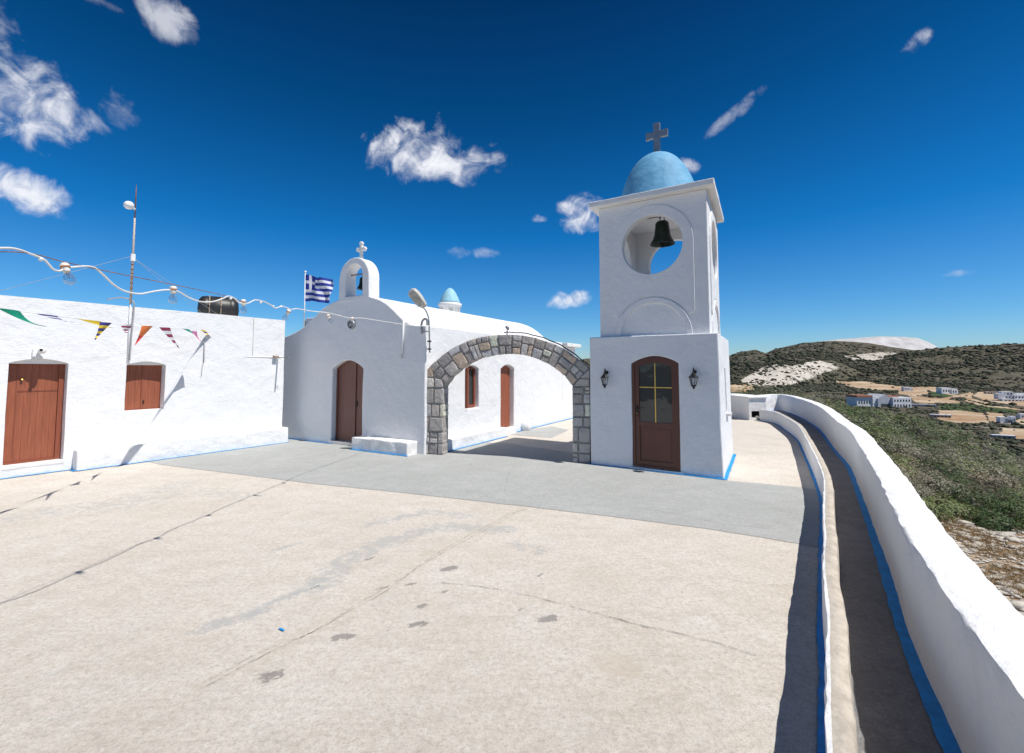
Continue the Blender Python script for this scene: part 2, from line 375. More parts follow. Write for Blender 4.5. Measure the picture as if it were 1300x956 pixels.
class Frame:                                        # wall frame: s along the wall (left to right), n towards the viewer, z up
    def __init__(f, p, ang):                         # ang: direction of s in degrees
        f.p = Vector((p[0], p[1], 0)); f.ang = R(ang); f.rz = f.ang
        f.d = Vector((math.cos(f.ang), math.sin(f.ang), 0)); f.n = Vector((math.sin(f.ang), -math.cos(f.ang), 0))
    def P(f, s, n, z): return f.p+f.d*s+f.n*n+Vector((0, 0, z))
    def root(f, name, s, n, z, label, cat, group=None):
        p = f.P(s, n, z); return empty(name, p, f.rz, label, cat, group)
# local coordinates under a root of a Frame: x = s, y = -n, z = z

# ================================================================== PARAPET, LOW WALL, PATH
def catmull(P, k=8):
    P = [Vector(p) for p in P]; out = []
    for i in range(len(P)-1):
        a = P[max(i-1, 0)]; b = P[i]; c = P[i+1]; d = P[min(i+2, len(P)-1)]
        for j in range(k):
            t = j/k; out.append(0.5*((2*b)+(c-a)*t+(2*a-5*b+4*c-d)*t*t+(3*b-a-3*c+d)*t**3))
    out.append(P[-1]); return out
ZP = 0.10
par_px = [(1180, 866), (1142.7, 769), (1119, 695), (1098, 637.5), (1087, 609), (1077.6, 590.4), (1060, 570), (1044.7, 549.6), (1033.7, 540), (1011.8, 527.6), (990, 521)]
par = [gp(u, v, ZP) for u, v in par_px]
par = [(-0.6, -4.5), (0.15, -1.6), (0.95, 0.3), (1.70, 1.62)]+par+[(9.95, 18.9), (9.7, 20.6), (8.9, 22.0), (7.2, 23.0), (3.0, 24.0), (-3.0, 24.6)]
par_c = catmull([(x, y, 0) for x, y in par], 8)
low_px = [(1051, 866), (1046.5, 800), (1047, 740), (1046, 690), (1044.7, 637.4), (1032, 600), (1021, 574.7), (1013, 559), (997.6, 546.5), (984, 538)]
low = [gp(u, v, 0) for u, v in low_px]
low = [(-1.5, -4.3), (-0.65, -1.6), (0.15, 0.2), (1.0, 1.55)]+low+[(8.85, 16.6)]
low_c = catmull([(x, y, 0) for x, y in low], 8)

def wall_strip(line, thick, z0, z1, name, mats, jit=0.006, topjit=0.006, toprow=True, side=1):
    """wall that follows a line; inner face on the line, thickness to the right-hand side of travel"""
    # resample finely
    pts = [line[0]]
    for a, b in zip(line[:-1], line[1:]):
        L = (b-a).length; k = max(1, int(L/0.07))
        for j in range(1, k+1): pts.append(a.lerp(b, j/k))
    rows = []
    prof = [(0, z0), (0, z0+(z1-z0)*0.33), (0, z0+(z1-z0)*0.66), (0, z1-0.022), (0.006, z1-0.004), (0.022, z1), (thick*0.5, z1+0.004), (thick-0.03, z1), (thick-0.008, z1-0.012), (thick, z1-0.04), (thick, z0+(z1-z0)*0.4), (thick, z0-0.5)]
    for i, p in enumerate(pts):
        a = pts[max(i-2, 0)]; b = pts[min(i+2, len(pts)-1)]; t = (b-a).normalized(); nr = Vector((t.y, -t.x, 0))
        r = []
        for j, (o, z) in enumerate(prof):
            w = mnoise.noise(Vector((p.x*1.1, p.y*1.1, z*2+7)))*jit*1.3+mnoise.noise(Vector((p.x*5, p.y*5, z*5+j)))*jit*0.8
            zz = z
            if 3 <= j <= 9:
                zz += mnoise.noise(Vector((p.x*0.7, p.y*0.7, 3)))*topjit*2+mnoise.noise(Vector((p.x*6, p.y*6, j*0.3)))*topjit*0.7
                if j in (3, 4, 8, 9): w += mnoise.noise(Vector((p.x*9, p.y*9, 11+j*.1)))*jit*1.2
            r.append(p+nr*(o+w)+Vector((0, 0, zz)))
        rows.append(r)
    n = len(prof); V = [v for r in rows for v in r]; Fq = []; mi = []
    for i in range(len(rows)-1):
        for j in range(n-1):
            Fq.append((i*n+j, i*n+j+1, (i+1)*n+j+1, (i+1)*n+j)); mi.append(1 if (len(mats) > 1 and 5 <= j <= 10) else 0)
    Fq += [tuple(range(n)), tuple((len(rows)-1)*n+k for k in range(n-1, -1, -1))]; mi += [0, 0]
    mb = MB(); mb.v = [tuple(v) for v in V]; mb.f = [list(f) for f in Fq]; mb.m = mi; mb.sm = [True]*len(Fq)
    o = mb.build(name, mats); o.data.set_sharp_from_angle(angle=R(38)); return o
pw = wall_strip(par_c, 0.25, -0.02, 0.765, 'parapet_wall', [M['white_rough']], 0.011, 0.008)
tag(pw, 'tall white plastered parapet curving along the right edge of the terrace', 'wall')
lw = wall_strip(low_c, 0.105, -0.02, 0.40, 'low_wall', [M['white_rough'], M['walltop']], 0.007, 0.006)
tag(lw, 'thin low white wall with bare cement top between terrace and sunken path', 'wall')

def ribbon(line, off0, off1, z, name, m, parent=None, jit=0.006, step=0.06, kind=None, fs=7):
    pts = [line[0]]
    for a, b in zip(line[:-1], line[1:]):
        k = max(1, int((b-a).length/step))
        for j in range(1, k+1): pts.append(a.lerp(b, j/k))
    V = []; Fq = []
    for i, p in enumerate(pts):
        a = pts[max(i-1, 0)]; b = pts[min(i+1, len(pts)-1)]; t = (b-a).normalized(); nr = Vector((t.y, -t.x, 0))
        w = jit*(mnoise.noise(Vector((p.x*fs, p.y*fs, off0)))+mnoise.noise(Vector((p.x*fs*4, p.y*fs*4, 2)))*.6)
        w2 = 0.3*jit*mnoise.noise(Vector((p.x*fs, p.y*fs, 9)))
        V += [p+nr*(off0+w)+Vector((0, 0, z)), p+nr*(off1+w2)+Vector((0, 0, z))]
    for i in range(len(pts)-1): Fq.append((2*i, 2*i+1, 2*i+3, 2*i+2))
    mb = MB(); mb.add(V, Fq); o = mb.build(name, m, parent)
    if kind: o['kind'] = kind
    return o
# painted borders (on the floor and a little way up the wall)
def border(line, z, name, parent, w=0.05, up=0.03, out=-1):
    """floor ribbon hugging a wall; out=-1: floor lies on the left-hand side of travel"""
    return ribbon(line, out*w, 0.03*-out, z, name, M['blue'], parent, 0.011)
border(par_c, ZP+0.006, 'painted_border', pw, 0.07); border(low_c, 0.012, 'painted_border', lw, 0.045)

# path between low wall and parapet
def xs_at(line, y):
    best = None
    for a, b in zip(line[:-1], line[1:]):
        if min(a.y, b.y) <= y <= max(a.y, b.y) and abs(a.y-b.y) > 1e-6:
            x = a.x+(b.x-a.x)*(y-a.y)/(b.y-a.y); best = x if best is None else max(best, x)
    return best
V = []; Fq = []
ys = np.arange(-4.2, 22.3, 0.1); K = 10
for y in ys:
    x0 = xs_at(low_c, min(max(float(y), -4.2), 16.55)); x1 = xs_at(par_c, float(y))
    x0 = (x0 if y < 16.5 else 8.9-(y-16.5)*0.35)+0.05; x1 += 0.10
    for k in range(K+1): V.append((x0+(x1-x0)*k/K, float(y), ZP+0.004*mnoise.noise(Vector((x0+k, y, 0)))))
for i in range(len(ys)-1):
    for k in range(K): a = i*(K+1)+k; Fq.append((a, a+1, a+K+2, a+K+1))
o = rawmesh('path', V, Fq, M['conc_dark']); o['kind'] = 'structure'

# ================================================================== TERRACE
def seg_dist(X, Y, pts):
    d = np.full(X.shape, 1e9)
    for (x0, y0), (x1, y1) in zip(pts[:-1], pts[1:]):
        dx, dy = x1-x0, y1-y0; L2 = dx*dx+dy*dy+1e-9
        t = np.clip(((X-x0)*dx+(Y-y0)*dy)/L2, 0, 1); d = np.minimum(d, np.hypot(X-x0-t*dx, Y-y0-t*dy))
    return d
rows = np.concatenate([np.arange(-5, 2.0, 0.25), np.arange(2.0, 9.0, 0.035), np.arange(9.0, 24.7, 0.12)])
NX = 420
XR = np.array([(xs_at(low_c, float(min(max(y, -4.2), 16.5)))+0.06) if y < 16.5 else (xs_at(par_c, float(y))+0.1 if y < 22.8 else 6.9-(y-22.8)*5.5) for y in rows])
uu = np.linspace(0, 1, NX); X = -14+(XR[:, None]+14)*uu[None, :]; Y = np.repeat(rows[:, None], NX, 1)
Z = 0.0*X
stain = np.zeros(X.shape+(3,))
def blob(px, w, ch, amp=1.0, hard=1.0):
    pts = [gp(u, v) for u, v in px]
    d = seg_dist(X, Y, pts if len(pts) > 1 else pts*2)
    stain[..., ch] = np.maximum(stain[..., ch], amp*np.clip(1-(d/w)**2*0.6, 0, 1)*(d < w*1.3))
blob([(640, 672), (560, 668), (480, 690), (440, 712), (400, 745)], 0.20, 0, 0.62)
blob([(470, 665), (540, 650), (590, 655)], 0.16, 0, 0.58)
blob([(400, 742), (330, 775), (255, 800)], 0.10, 0, 0.62)
blob([(380, 690), (345, 700)], 0.06, 0, 0.6)
blob([(230, 615), (150, 640), (60, 650), (0, 660)], 0.45, 0, 0.48)
blob([(310, 630), (250, 622), (140, 648)], 0.35, 0, 0.46)
blob([(690, 700), (650, 690)], 0.15, 0, 0.5)
for p, w in (((572, 721), .075), ((437, 808), .07), ((345, 858), .075), ((530, 792), .06), ((536, 769), .045), ((697, 785), .07), ((522, 741), .04), ((485, 746), .035),
             ((563, 751), .03), ((470, 709), .04), ((661, 773), .03), ((499, 798), .02), ((556, 810), .015), ((688, 729), .025), ((400, 745), .03)):
    u, v = p; blob([(u-9*w/.07, v+2), (u+7*w/.07, v-1)], w*0.75, 1, 0.86)
blob([(660, 648), (560, 695), (470, 755), (330, 840), (260, 868)], 0.16, 2, 0.58)
blob([(768, 838), (795, 848)], .13, 2, .95)
blob([(500, 860), (620, 880), (760, 850), (880, 870)], 0.5, 2, 0.35)
blob([(1000, 760), (880, 790), (990, 860)], 0.4, 2, 0.35)
V = np.stack([X, Y, Z], -1).reshape(-1, 3); nr_, nc = X.shape
I = np.arange(nr_*nc).reshape(nr_, nc); Fq = np.stack([I[:-1, :-1], I[:-1, 1:], I[1:, 1:], I[1:, :-1]], -1).reshape(-1, 4)
o = rawmesh('terrace', V, Fq, M['conc'], colr=stain.reshape(-1, 3), cname='stain'); o['kind'] = 'structure'
# grey painted band
def sheet(name, px, z, m, jit=0.01, step=0.12):
    P = [Vector((*gp(u, v), z)) for u, v in px]; out = []
    for a, b in zip(P, P[1:]+P[:1]):
        k = max(1, int((b-a).length/step))
        for j in range(k):
            q = a.lerp(b, j/k); out.append(q+Vector((mnoise.noise(q*5), mnoise.noise(q*5+Vector((9, 0, 0))), 0))*jit)
    bm = bmesh.new(); f = bm.faces.new([bm.verts.new(p) for p in out]); bmesh.ops.triangulate(bm, faces=[f])
    me = bpy.data.meshes.new(name); bm.to_mesh(me); bm.free(); o = mobj(name, me, m); o['kind'] = 'structure'
    if me.polygons[0].normal.z < 0: me.flip_normals()
    return o
band = [(186, 586), (207, 590.5), (300, 602), (400, 614.6), (500, 624.5), (600, 635.6), (669, 643.5), (780, 656.5), (900, 672), (960, 681.5), (1017, 691), (1045, 697)]
band_hi = [(1040, 622), (1018, 619), (924, 610.4), (914, 600), (905, 590), (760, 575), (725, 575), (640, 562), (568, 562), (530, 563), (440, 552), (372, 548), (340, 556)]
sheet('painted_floor_band', band+band_hi, 0.004, M['conc_grey'])
sheet('painted_floor_patch', [(648, 552), (700, 556), (722, 546), (700, 541), (672, 545)], 0.004, M['conc_grey'])
def crack(px, w, m=None, z=0.0082, jit=0.35, name='ground_crack'):
    P = [Vector((*gp(u, v), 0)) for u, v in px]; c = catmull(P, 6)
    pts = [c[0]]
    for a, b in zip(c[:-1], c[1:]):
        k = max(1, int((b-a).length/0.03))
        for j in range(1, k+1): pts.append(a.lerp(b, j/k))
    V = []; Fq = []
    for i, p in enumerate(pts):
        a = pts[max(i-1, 0)]; b = pts[min(i+1, len(pts)-1)]; t = (b-a).normalized(); nr = Vector((t.y, -t.x, 0))
        o_ = nr*0.018*(mnoise.noise(p*4)+0.6*mnoise.noise(p*17)); ww = w*(0.35+0.9*abs(mnoise.noise(p*9+Vector((3, 3, 0))))*2*jit+0.3)
        V += [p+o_-nr*ww/2+Vector((0, 0, z)), p+o_+nr*ww/2+Vector((0, 0, z))]
    for i in range(len(pts)-1): Fq.append((2*i, 2*i+1, 2*i+3, 2*i+2))
    mb = MB(); mb.add(V, Fq); o = mb.build(name, m or M['crack']); o['kind'] = 'structure'
    if o.data.polygons[0].normal.z < 0: o.data.flip_normals()
crack([(560, 740), (640, 750), (700, 764), (760, 780), (830, 798), (900, 815), (960, 832)], 0.010)
crack([(780, 641), (830, 648), (880, 658), (925, 667), (985, 672)], 0.006)
crack([(641, 625), (645, 605), (652, 592)], 0.005)
crack([(690, 630), (720, 614), (740, 602)], 0.004)
crack([(258, 868), (300, 845), (338, 826), (400, 800), (470, 757), (520, 728), (560, 700), (610, 672), (650, 652), (672, 645)], 0.022, M['crack_pale'], 0.0078)
crack([(262, 872), (345, 829), (475, 760), (563, 702), (655, 652)], 0.006, M['crack'], 0.0088)
crack([(920, 735), (960, 742), (1000, 744)], 0.006)
crack([(0, 690), (60, 682), (140, 684)], 0.004)
bm_ = MB(); bm_.add([Vector((*gp(u, v), 0.009)) for u, v in ((353, 799), (357, 798.6), (362, 801.5), (359, 802.4), (356, 801))], [(0, 1, 2, 3, 4)])
o = bm_.build('painted_floor_mark', M['blue']); o['kind'] = 'structure'

# ================================================================== LEFT BUILDING
LB = Frame((-8.48, 8.0), math.degrees(math.atan2(0.8268, 0.5625)))   # s runs away from the camera; n points to the terrace
lb = LB.root('flat_roofed_house', 0, 0, 0, 'long white flat roofed house with brown door and shuttered window along the left side', 'building')
def seg_arch(x0, x1, z0, zs, zt, k=10):             # opening outline with a segmental head
    pts = [(x0, z0), (x1, z0), (x1, zs)]
    for i in range(1, k): t = i/k; pts.append((x1+(x0-x1)*t, zs+(zt-zs)*math.sin(PI*t)**0.9 if zt > zs else zs))
    return pts+[(x0, zs)]
w = MB(); w.box((-7, 0.0, -0.1), (4.66, 6.0, 3.10)); wall = w.build('wall', M['white'], lb)
c1 = MB(); c1.prism(seg_arch(-0.17, 0.58, 0.20, 1.95, 2.03), -0.2, 0.12); c1b = MB(); c1b.box((-.1695, .05, .202), (.5795, .26, 1.94))
c2 = MB(); c2.prism(seg_arch(1.43, 2.10, 1.01, 1.93, 2.0), -0.2, 0.12); c2b = MB(); c2b.box((1.4305, .05, 1.012), (2.0995, .28, 1.925))
c3 = MB(); c3.box((-6.4, 0.35, 2.75), (4.3, 5.65, 3.4))
wall_ = cut(wall, [tmp(c1), tmp(c1b), tmp(c2), tmp(c2b), tmp(c3)]); bevel(wall_, 0.022, 2); rough_up(wall_, 0.010, 1.3, 0.25)
def plank_leaf(x0, x1, z0, z1, y0, t=0.035, n=6, head=None):
    """boarded leaf: separate boards with V gaps"""
    mb = MB(); wd = (x1-x0)/n
    for i in range(n):
        a = x0+i*wd+0.0012; b = x0+(i+1)*wd-0.0012
        za = z1 if head is None else head(a); zb = z1 if head is None else head(b)
        mb.prism([(a, z0), (b, z0), (b, zb), (a, za)], y0+random.uniform(0, 0.0012), y0+t)
    return mb
# door: surround frame, narrow fixed leaf, wide leaf with rails
dr = MB(); dr.box((-0.168, 0.17, 0.20), (-0.14, 0.25, 1.99)); dr.box((0.50, 0.17, 0.20), (0.578, 0.25, 1.99)); dr.box((-0.14, 0.17, 1.93), (0.50, 0.25, 1.99)); dr.box((-0.14, 0.17, 0.20), (0.50, 0.25, 0.235))
door = plank_leaf(-0.02, 0.499, 0.236, 1.928, 0.21, 0.03, 6).build('door', M['wood_red'], lb)
d_2 = plank_leaf(-0.139, -0.03, 0.236, 1.928, 0.205, 0.03, 1).build('side_leaf', M['wood_red'], lb)
fr = dr.build('door_frame', M['wood_red_frame'], door)
b2 = MB(); b2.box((-0.032, 0.195, 0.236), (-0.018, 0.209, 1.928)); b2.box((-0.018, 0.202, 1.45), (0.499, 0.209, 1.463)); b2.build('rail', M['wood_red_frame'], door)
kb = MB(); kb.lathe([(0.0, 0), (0.017, 0.002), (0.022, 0.02), (0.012, 0.035), (0, 0.036)], 12, (0.03, 0.20, 1.66), T=Matrix.Rotation(R(90), 3, 'X')); kb.build('door_knob', M['gold'], door)
mb = MB(); mb.box((-0.18, -0.012, 0.14), (0.60, 0.20, 0.203)); bevel(mb.build('door_sill', M['white_old'], lb), .01)
# shutters
sh = plank_leaf(1.445, 1.76, 1.03, 1.975, 0.215, 0.03, 3).build('shutter', M['wood_red'], lb)
sh2 = plank_leaf(1.766, 2.095, 1.03, 1.975, 0.215, 0.03, 3).build('shutter', M['wood_red'], lb)
b = MB(); b.box((1.750, 0.20, 1.03), (1.776, 0.214, 1.97)); b.build('shutter_bar', M['wood_red_frame'], sh); b = MB(); b.box((1.79, 0.195, 1.13), (1.81, 0.214, 1.20)); b.build('shutter_latch', M['black_iron'], sh2)
b = MB(); b.box((1.432, 0.205, 1.012), (2.098, 0.27, 1.029)); b.build('window_sill_rail', M['wood_red_frame'], lb)
# masonry bench along the foot of the wall (two runs, part of the house)
b = MB(); b.box((0.72, -0.24, -0.05), (4.70, 0.05, 0.375)); o = b.build('wall_bench', M['white_rough'], lb); bevel(o, 0.03, 3); rough_up(o, 0.012, 1.7, 0.16)
b = MB(); b.box((-3.2, -0.24, -0.05), (-0.40, 0.05, 0.36)); o = b.build('wall_bench', M['white_rough'], lb); bevel(o, 0.03, 3); rough_up(o, 0.012, 1.7, 0.16)
# painted blue foot line
ln = [Vector((x, y, 0)) for x, y in ((4.72, 0.25), (4.72, -0.24), (0.715, -0.245), (0.715, 0.0), (-0.395, 0.0), (-0.395, -0.245), (-3.2, -0.245))]
for a, b_ in zip(ln[1:-1], ln[2:]): ribbon([a, b_], -0.045, 0.02, 0.011, 'painted_border', M['blue'], lb, 0.012)
# ledge line and drain spout at the far end
b = MB(); b.box((3.7, -0.010, 2.13), (4.58, 0.02, 2.155)); o = b.build('ledge', M['white_old'], lb); bevel(o, .008)
b = MB(); b.box((3.86, -0.012, 2.17), (3.872, 0.01, 3.08)); b.build('wall_joint', M['lamp_shell'], lb)
b = MB(); b.tube([(4.44, -0.022, 1.44), (4.44, -0.022, 1.385), (4.46, -0.03, 1.38)], 0.006); b.tube([(4.50, -0.022, 1.44), (4.50, -0.022, 1.385), (4.52, -0.03, 1.38)], 0.006); b.build('wall_hook', M['cable_grey'], lb)
sp = LB.root('drain_plank', 4.36, 0.0, 2.13, 'weathered wooden plank jutting from the wall where the house meets the chapel', 'plank')
b = MB(); b.box((0, -0.10, 0), (0.11, 0.1, 0.05)); o = b.build('plank', M['old_wood'], sp); bevel(o, .006)
b = MB(); b.box((0.115, -0.50, 0.0), (0.15, -0.02, 0.012)); o = b.build('slat', M['old_wood'], sp)
# ------- bulkhead lamp above the door
la = LB.root('wall_lamp', 0.15, 0.0, 2.06, 'small white spherical lamp fixed above the brown door of the long house', 'lamp')
b = MB(); b.box((-0.05, -0.05, 0.0), (0.05, 0.04, 0.14)); o = b.build('bracket', M['pipe_white'], la); bevel(o, .01)
b = MB(); b.lathe([(0.001, -.055), (.03, -.05), (.05, -.03), (.058, 0), (.05, .03), (.03, .05), (.001, .056)], 16, (0.055, -0.11, 0.11)); b.build('globe', M['pipe_white'], la)
b = MB(); b.lathe([(0.02, 0), (0.024, .03), (.02, .045)], 10, (0.03, -0.165, 0.12), T=Matrix.Rotation(R(90), 3, 'X')); b.build('sensor', M['black_iron'], la)
# ------- antenna mast with conduit
mast = LB.root('antenna_mast', 1.44, 0.028, 2.0, 'tall thin rusty mast with white ball and insulator bands rising past the house roof', 'mast')
b = MB(); b.tube([(0, 0, 0), (0, 0, 1.3)], 0.011, 10); b.build('lower_conduit', M['pipe_white'], mast)
b = MB(); b.tube([(0, 0.0, 1.15), (0.0, 0, 2.35), (0.0, 0, 2.90)], [0.022, 0.019, 0.016], 10); b.build('pole', M['rust_bands'], mast)
b = MB(); b.tube([(0.0, 0, 2.88), (0.0, 0, 3.42), (0.0, 0, 3.60)], [0.012, 0.010, 0.002], 8); b.build('tip', M['rust'], mast)
for k in range(9):
    b = MB(); b.lathe([(0.024, 0), (0.024, 0.026)], 10, (0, 0, 1.36+k*0.095+0.01*random.random())); b.build('band', M['rust'], mast)
b = MB(); b.box((-.035, -.03, 2.02), (.035, .03, 2.16)); b.build('junction_box', M['pipe_white'], mast)
b = MB(); b.lathe([(0.001, -.085), (.05, -.07), (.08, -.035), (.088, 0), (.08, .035), (.05, .07), (.001, .086)], 18, (-0.12, -0.05, 3.12)); b.tube([(-.06, -.03, 3.1), (0.0, 0, 3.08)], .02); b.build('ball_antenna', M['pipe_white'], mast)
b = MB(); b.tube(catmull([(-0.30, 0.25, 1.22), (-0.12, 0.1, 1.27), (0.04, -0.012, 1.20), (0.055, -0.012, 1.0), (0.04, -0.012, .5), (0.03, -.012, 0.02)], 6), 0.012, 8); b.build('hooked_conduit', M['cable_grey'], mast)
mt = LB.P(1.40, 0.06, 4.1)
for i, (uv, yy) in enumerate((((-60, 385), 7.5), ((262, 402), 12.5), ((300, 415), 13.2))):
    g_ = MB(); g_.tube([mt, at(*uv, yy)], 0.0035, 5); g_.build('guy_wire', M['cable_grey'], None)
    o = bpy.context.scene.collection.objects[-1]
    o.parent = mast; o.matrix_parent_inverse = (Matrix.Translation(mast.location) @ Matrix.Rotation(mast.rotation_euler.z, 4, 'Z')).inverted()
# thin pipe on the wall near the bunting
pp = LB.root('wall_pipe', 2.80, 0.0, 1.98, 'thin grey upright rod on the white house wall where the bunting ends', 'pipe')
b = MB(); b.tube([(0, -0.03, 0.0), (0.0, -0.03, 0.55)], 0.008, 8); b.build('rod', M['cable_grey'], pp)
b = MB(); b.tube([(-.02, -.03, 0), (-.03, -.04, -.12), (-.035, -.03, -.3)], 0.004, 6); b.build('loose_string', M['twine'], pp)
# water tank on the roof
pt = at(277.5, 391, 13.0)
tk = empty('water_tank', (pt.x, pt.y, pt.z-0.40), LB.rz-R(22), 'black round plastic water tank lying on its side on the house roof', 'tank')
b = MB(); T = Matrix.Rotation(R(90), 3, 'Y')
b.lathe([(0.02, -.50), (.25, -.47), (.34, -.40), (.36, -.28), (.345, -.25), (.36, -.22), (.36, .22), (.345, .25), (.36, .28), (.34, .40), (.25, .47), (.02, .50)], 32, (0, 0, 0.36), T=T); b.build('drum', M['tank'], tk)
b = MB()
for x in (-0.22, 0.05): b.tube([(x, .375*math.cos(a), .36+.375*math.sin(a)) for a in [i*2*PI/30 for i in range(30)]], 0.014, 6, closed=True)
b.build('strap', M['strap'], tk)
b = MB(); b.box((-.3, -.3, -.35), (-.2, .3, .05)); b.box((.2, -.3, -.35), (.3, .3, .05)); b.build('cradle', M['rust'], tk)
# small parapet block in the gap between house and chapel
pt = at(392, 418, 13.6)
bl = empty('roof_block', (pt.x, pt.y, 3.0), R(-29), 'small white masonry block on the roof behind the chapel shoulder', 'block')
b = MB(); b.box((-.15, 0, -.5), (.5, .5, .36)); o = b.build('block', M['white_roof'], bl); bevel(o, .02); b = MB(); b.box((-.30, 0.05, -.5), (-.17, .4, .30)); o = b.build('chimney_pot', M['lamp_shell'], bl)

# ================================================================== CHAPEL
CH = Frame((-5.94, 12.37), -29.5)
ch = CH.root('chapel', 0, 0, 0, 'white vaulted chapel with curved gable and small bell gable on top', 'building')
gl = [(-0.36, 2.70), (0.0, 2.78), (0.26, 2.86), (0.55, 2.98), (0.82, 3.13), (1.05, 3.28), (1.24, 3.40), (1.5, 3.50), (1.82, 3.585), (2.36, 3.61), (2.89, 3.585), (3.22, 3.48), (3.45, 3.37), (3.68, 3.21), (3.86, 3.07), (4.02, 2.94), (4.18, 2.86), (4.34, 2.82), (4.65, 2.80)]
body = [(-0.36, -0.1)]+[p for p in gl]+[(4.65, -0.1)]
b = MB(); b.prism(body, 0.0, 7.55); wl = b.build('wall', M['white'], ch)
cs = []
c = MB(); c.prism(seg_arch(1.67, 2.735, 0.07, 1.86, 2.06, 14), -0.2, 0.20); cs.append(tmp(c))
# side openings (right side wall, x=4.65): window and door
def side_cut(y0, y1, z0, zs, zt, dep=0.22):
    pts = seg_arch(y0, y1, z0, zs, zt); n = len(pts)
    m = MB(); vs = [(4.65-dep, y, z) for y, z in pts]+[(5.0, y, z) for y, z in pts]
    m.add(vs, [tuple(range(n)), tuple(range(2*n-1, n-1, -1))]+[(i, i+n, (i+1) % n+n, (i+1) % n) for i in range(n)]); return tmp(m)
cs += [side_cut(1.52, 2.13, 0.86, 1.84, 1.93), side_cut(3.22, 3.97, 0.16, 1.86, 1.96)]
wl = cut(wl, cs); bevel(wl, 0.025, 2, 50); rough_up(wl, 0.012, 1.2, 0.28)
# lower flat roofed rear part
b = MB(); b.box((1.0, 7.56, -0.1), (4.645, 8.8, 2.66)); o = b.build('rear_wall', M['white'], ch); bevel(o, .02); rough_up(o, .01, 1.2, .3)
b = MB(); b.box((0.9, 7.6, 2.665), (4.83, 8.95, 2.79)); o = b.build('cornice', M['white_old'], ch); bevel(o, .015)
# church door, double boarded
hd = lambda x: 1.86+0.20*max(0, math.sin(PI*(2.735-x)/1.065))**0.9
def arch_frame(x0, x1, z0, inset, y0, y1, top, k=18, lo=None, hi=None):
    cl = lambda x: min(max(x, lo), hi) if lo is not None else x
    mb = MB(); O = [(x0, z0)]+[(x0+(x1-x0)*i/k, top(cl(x0+(x1-x0)*i/k))) for i in range(k+1)]+[(x1, z0)]
    xi0, xi1 = x0+inset, x1-inset; I = [(xi0, z0)]+[(xi0+(xi1-xi0)*i/k, top(xi0+(xi1-xi0)*i/k)-inset) for i in range(k+1)]+[(xi1, z0)]
    m = len(O); vs = [(x, y0, z) for x, z in O]+[(x, y0, z) for x, z in I]+[(x, y1, z) for x, z in O]+[(x, y1, z) for x, z in I]; fs = []
    for i in range(m-1): fs += [(i, i+1, m+i+1, m+i), (m+i, m+i+1, 3*m+i+1, 3*m+i), (2*m+i, 3*m+i, 3*m+i+1, 2*m+i+1), (i, 2*m+i, 2*m+i+1, i+1)]
    mb.add(vs, fs); return mb
d1 = plank_leaf(1.72, 2.335, 0.09, 2.0, 0.145, 0.035, 6, lambda x: hd(x)-0.04).build('door', M['wood_dark'], ch)
d2 = plank_leaf(2.36, 2.69, 0.09, 2.0, 0.15, 0.035, 3, lambda x: hd(x)-0.04).build('door', M['wood_dark'], ch)
b = MB(); b.box((2.333, 0.125, 0.09), (2.362, 0.18, 1.99)); b.build('meeting_stile', M['wood_dark'], d1)
b = MB(); b.tube([(2.40, 0.15, 1.0), (2.40, 0.11, 1.0), (2.47, 0.10, 1.0)], 0.01); b.box((2.385, 0.138, .93), (2.415, .149, 1.07)); b.build('handle', M['black_iron'], d2)
arch_frame(1.675, 2.73, .08, .045, .125, .19, lambda x: hd(x)-.004).build('door_frame', M['wood_dark'], ch)
b = MB(); b.box((1.63, -0.04, -0.02), (2.76, 0.19, 0.075)); o = b.build('door_sill', M['marble'], ch); bevel(o, .006)
# bell gable
bg = MB(); pr = [(1.83, 3.50)]
for i in range(17): a = PI-PI*i/16; pr.append((2.36+0.53*math.cos(a), 4.06+0.53*math.sin(a)))
pr.append((2.89, 3.50)); bg.prism(pr, -0.004, 0.34)
bgo = bg.build('bell_gable', M['white'], ch)
c = MB(); po = [(2.07, 3.64)]+[(2.36+0.29*math.cos(PI-PI*i/14), 4.14+0.29*math.sin(PI-PI*i/14)) for i in range(15)]+[(2.65, 3.64)]; c.prism(po, -0.3, 1.2)
cut(bgo, [tmp(c)]); bevel(bgo, 0.025, 2, 50); rough_up(bgo, .008, 2, .15)
def cross3(name, parent, x, y, z, h, wd, t, m, lobes=False):
    mb = MB()
    if lobes:
        mb.box((x-t, y-.03, z), (x+t, y+.03, z+h*0.9)); mb.box((x-wd/2, y-.028, z+h*.52), (x+wd/2, y+.028, z+h*.52+2*t))
        for cx, cz in ((x-wd/2, z+h*.52+t), (x+wd/2, z+h*.52+t), (x, z+h*.92)):
            for dx, dz in ((0, 0.03), (0.03, 0), (-0.03, 0), (0, -0.03)):
                mb.lathe([(0.001, -.031), (.034, -.03), (.036, 0), (.034, .03), (.001, .031)], 12, (cx+dx*.7, y, cz+dz*.7), T=Matrix.Rotation(R(90), 3, 'X'))
    else:
        a = t
        pr = [(x-a, z), (x+a, z), (x+a, z+h*.55), (x+wd/2, z+h*.53), (x+wd/2, z+h*.75), (x+a, z+h*.73), (x+a*1.05, z+h), (x-a*1.05, z+h), (x-a, z+h*.73), (x-wd/2, z+h*.75), (x-wd/2, z+h*.53), (x-a, z+h*.55)]
        mb.prism(pr, y-.035, y+.035)
    return mb.build(name, m, parent)
cross3('cross', ch, 2.42, 0.17, 4.56, 0.44, 0.22, 0.035, M['white_old'], True)
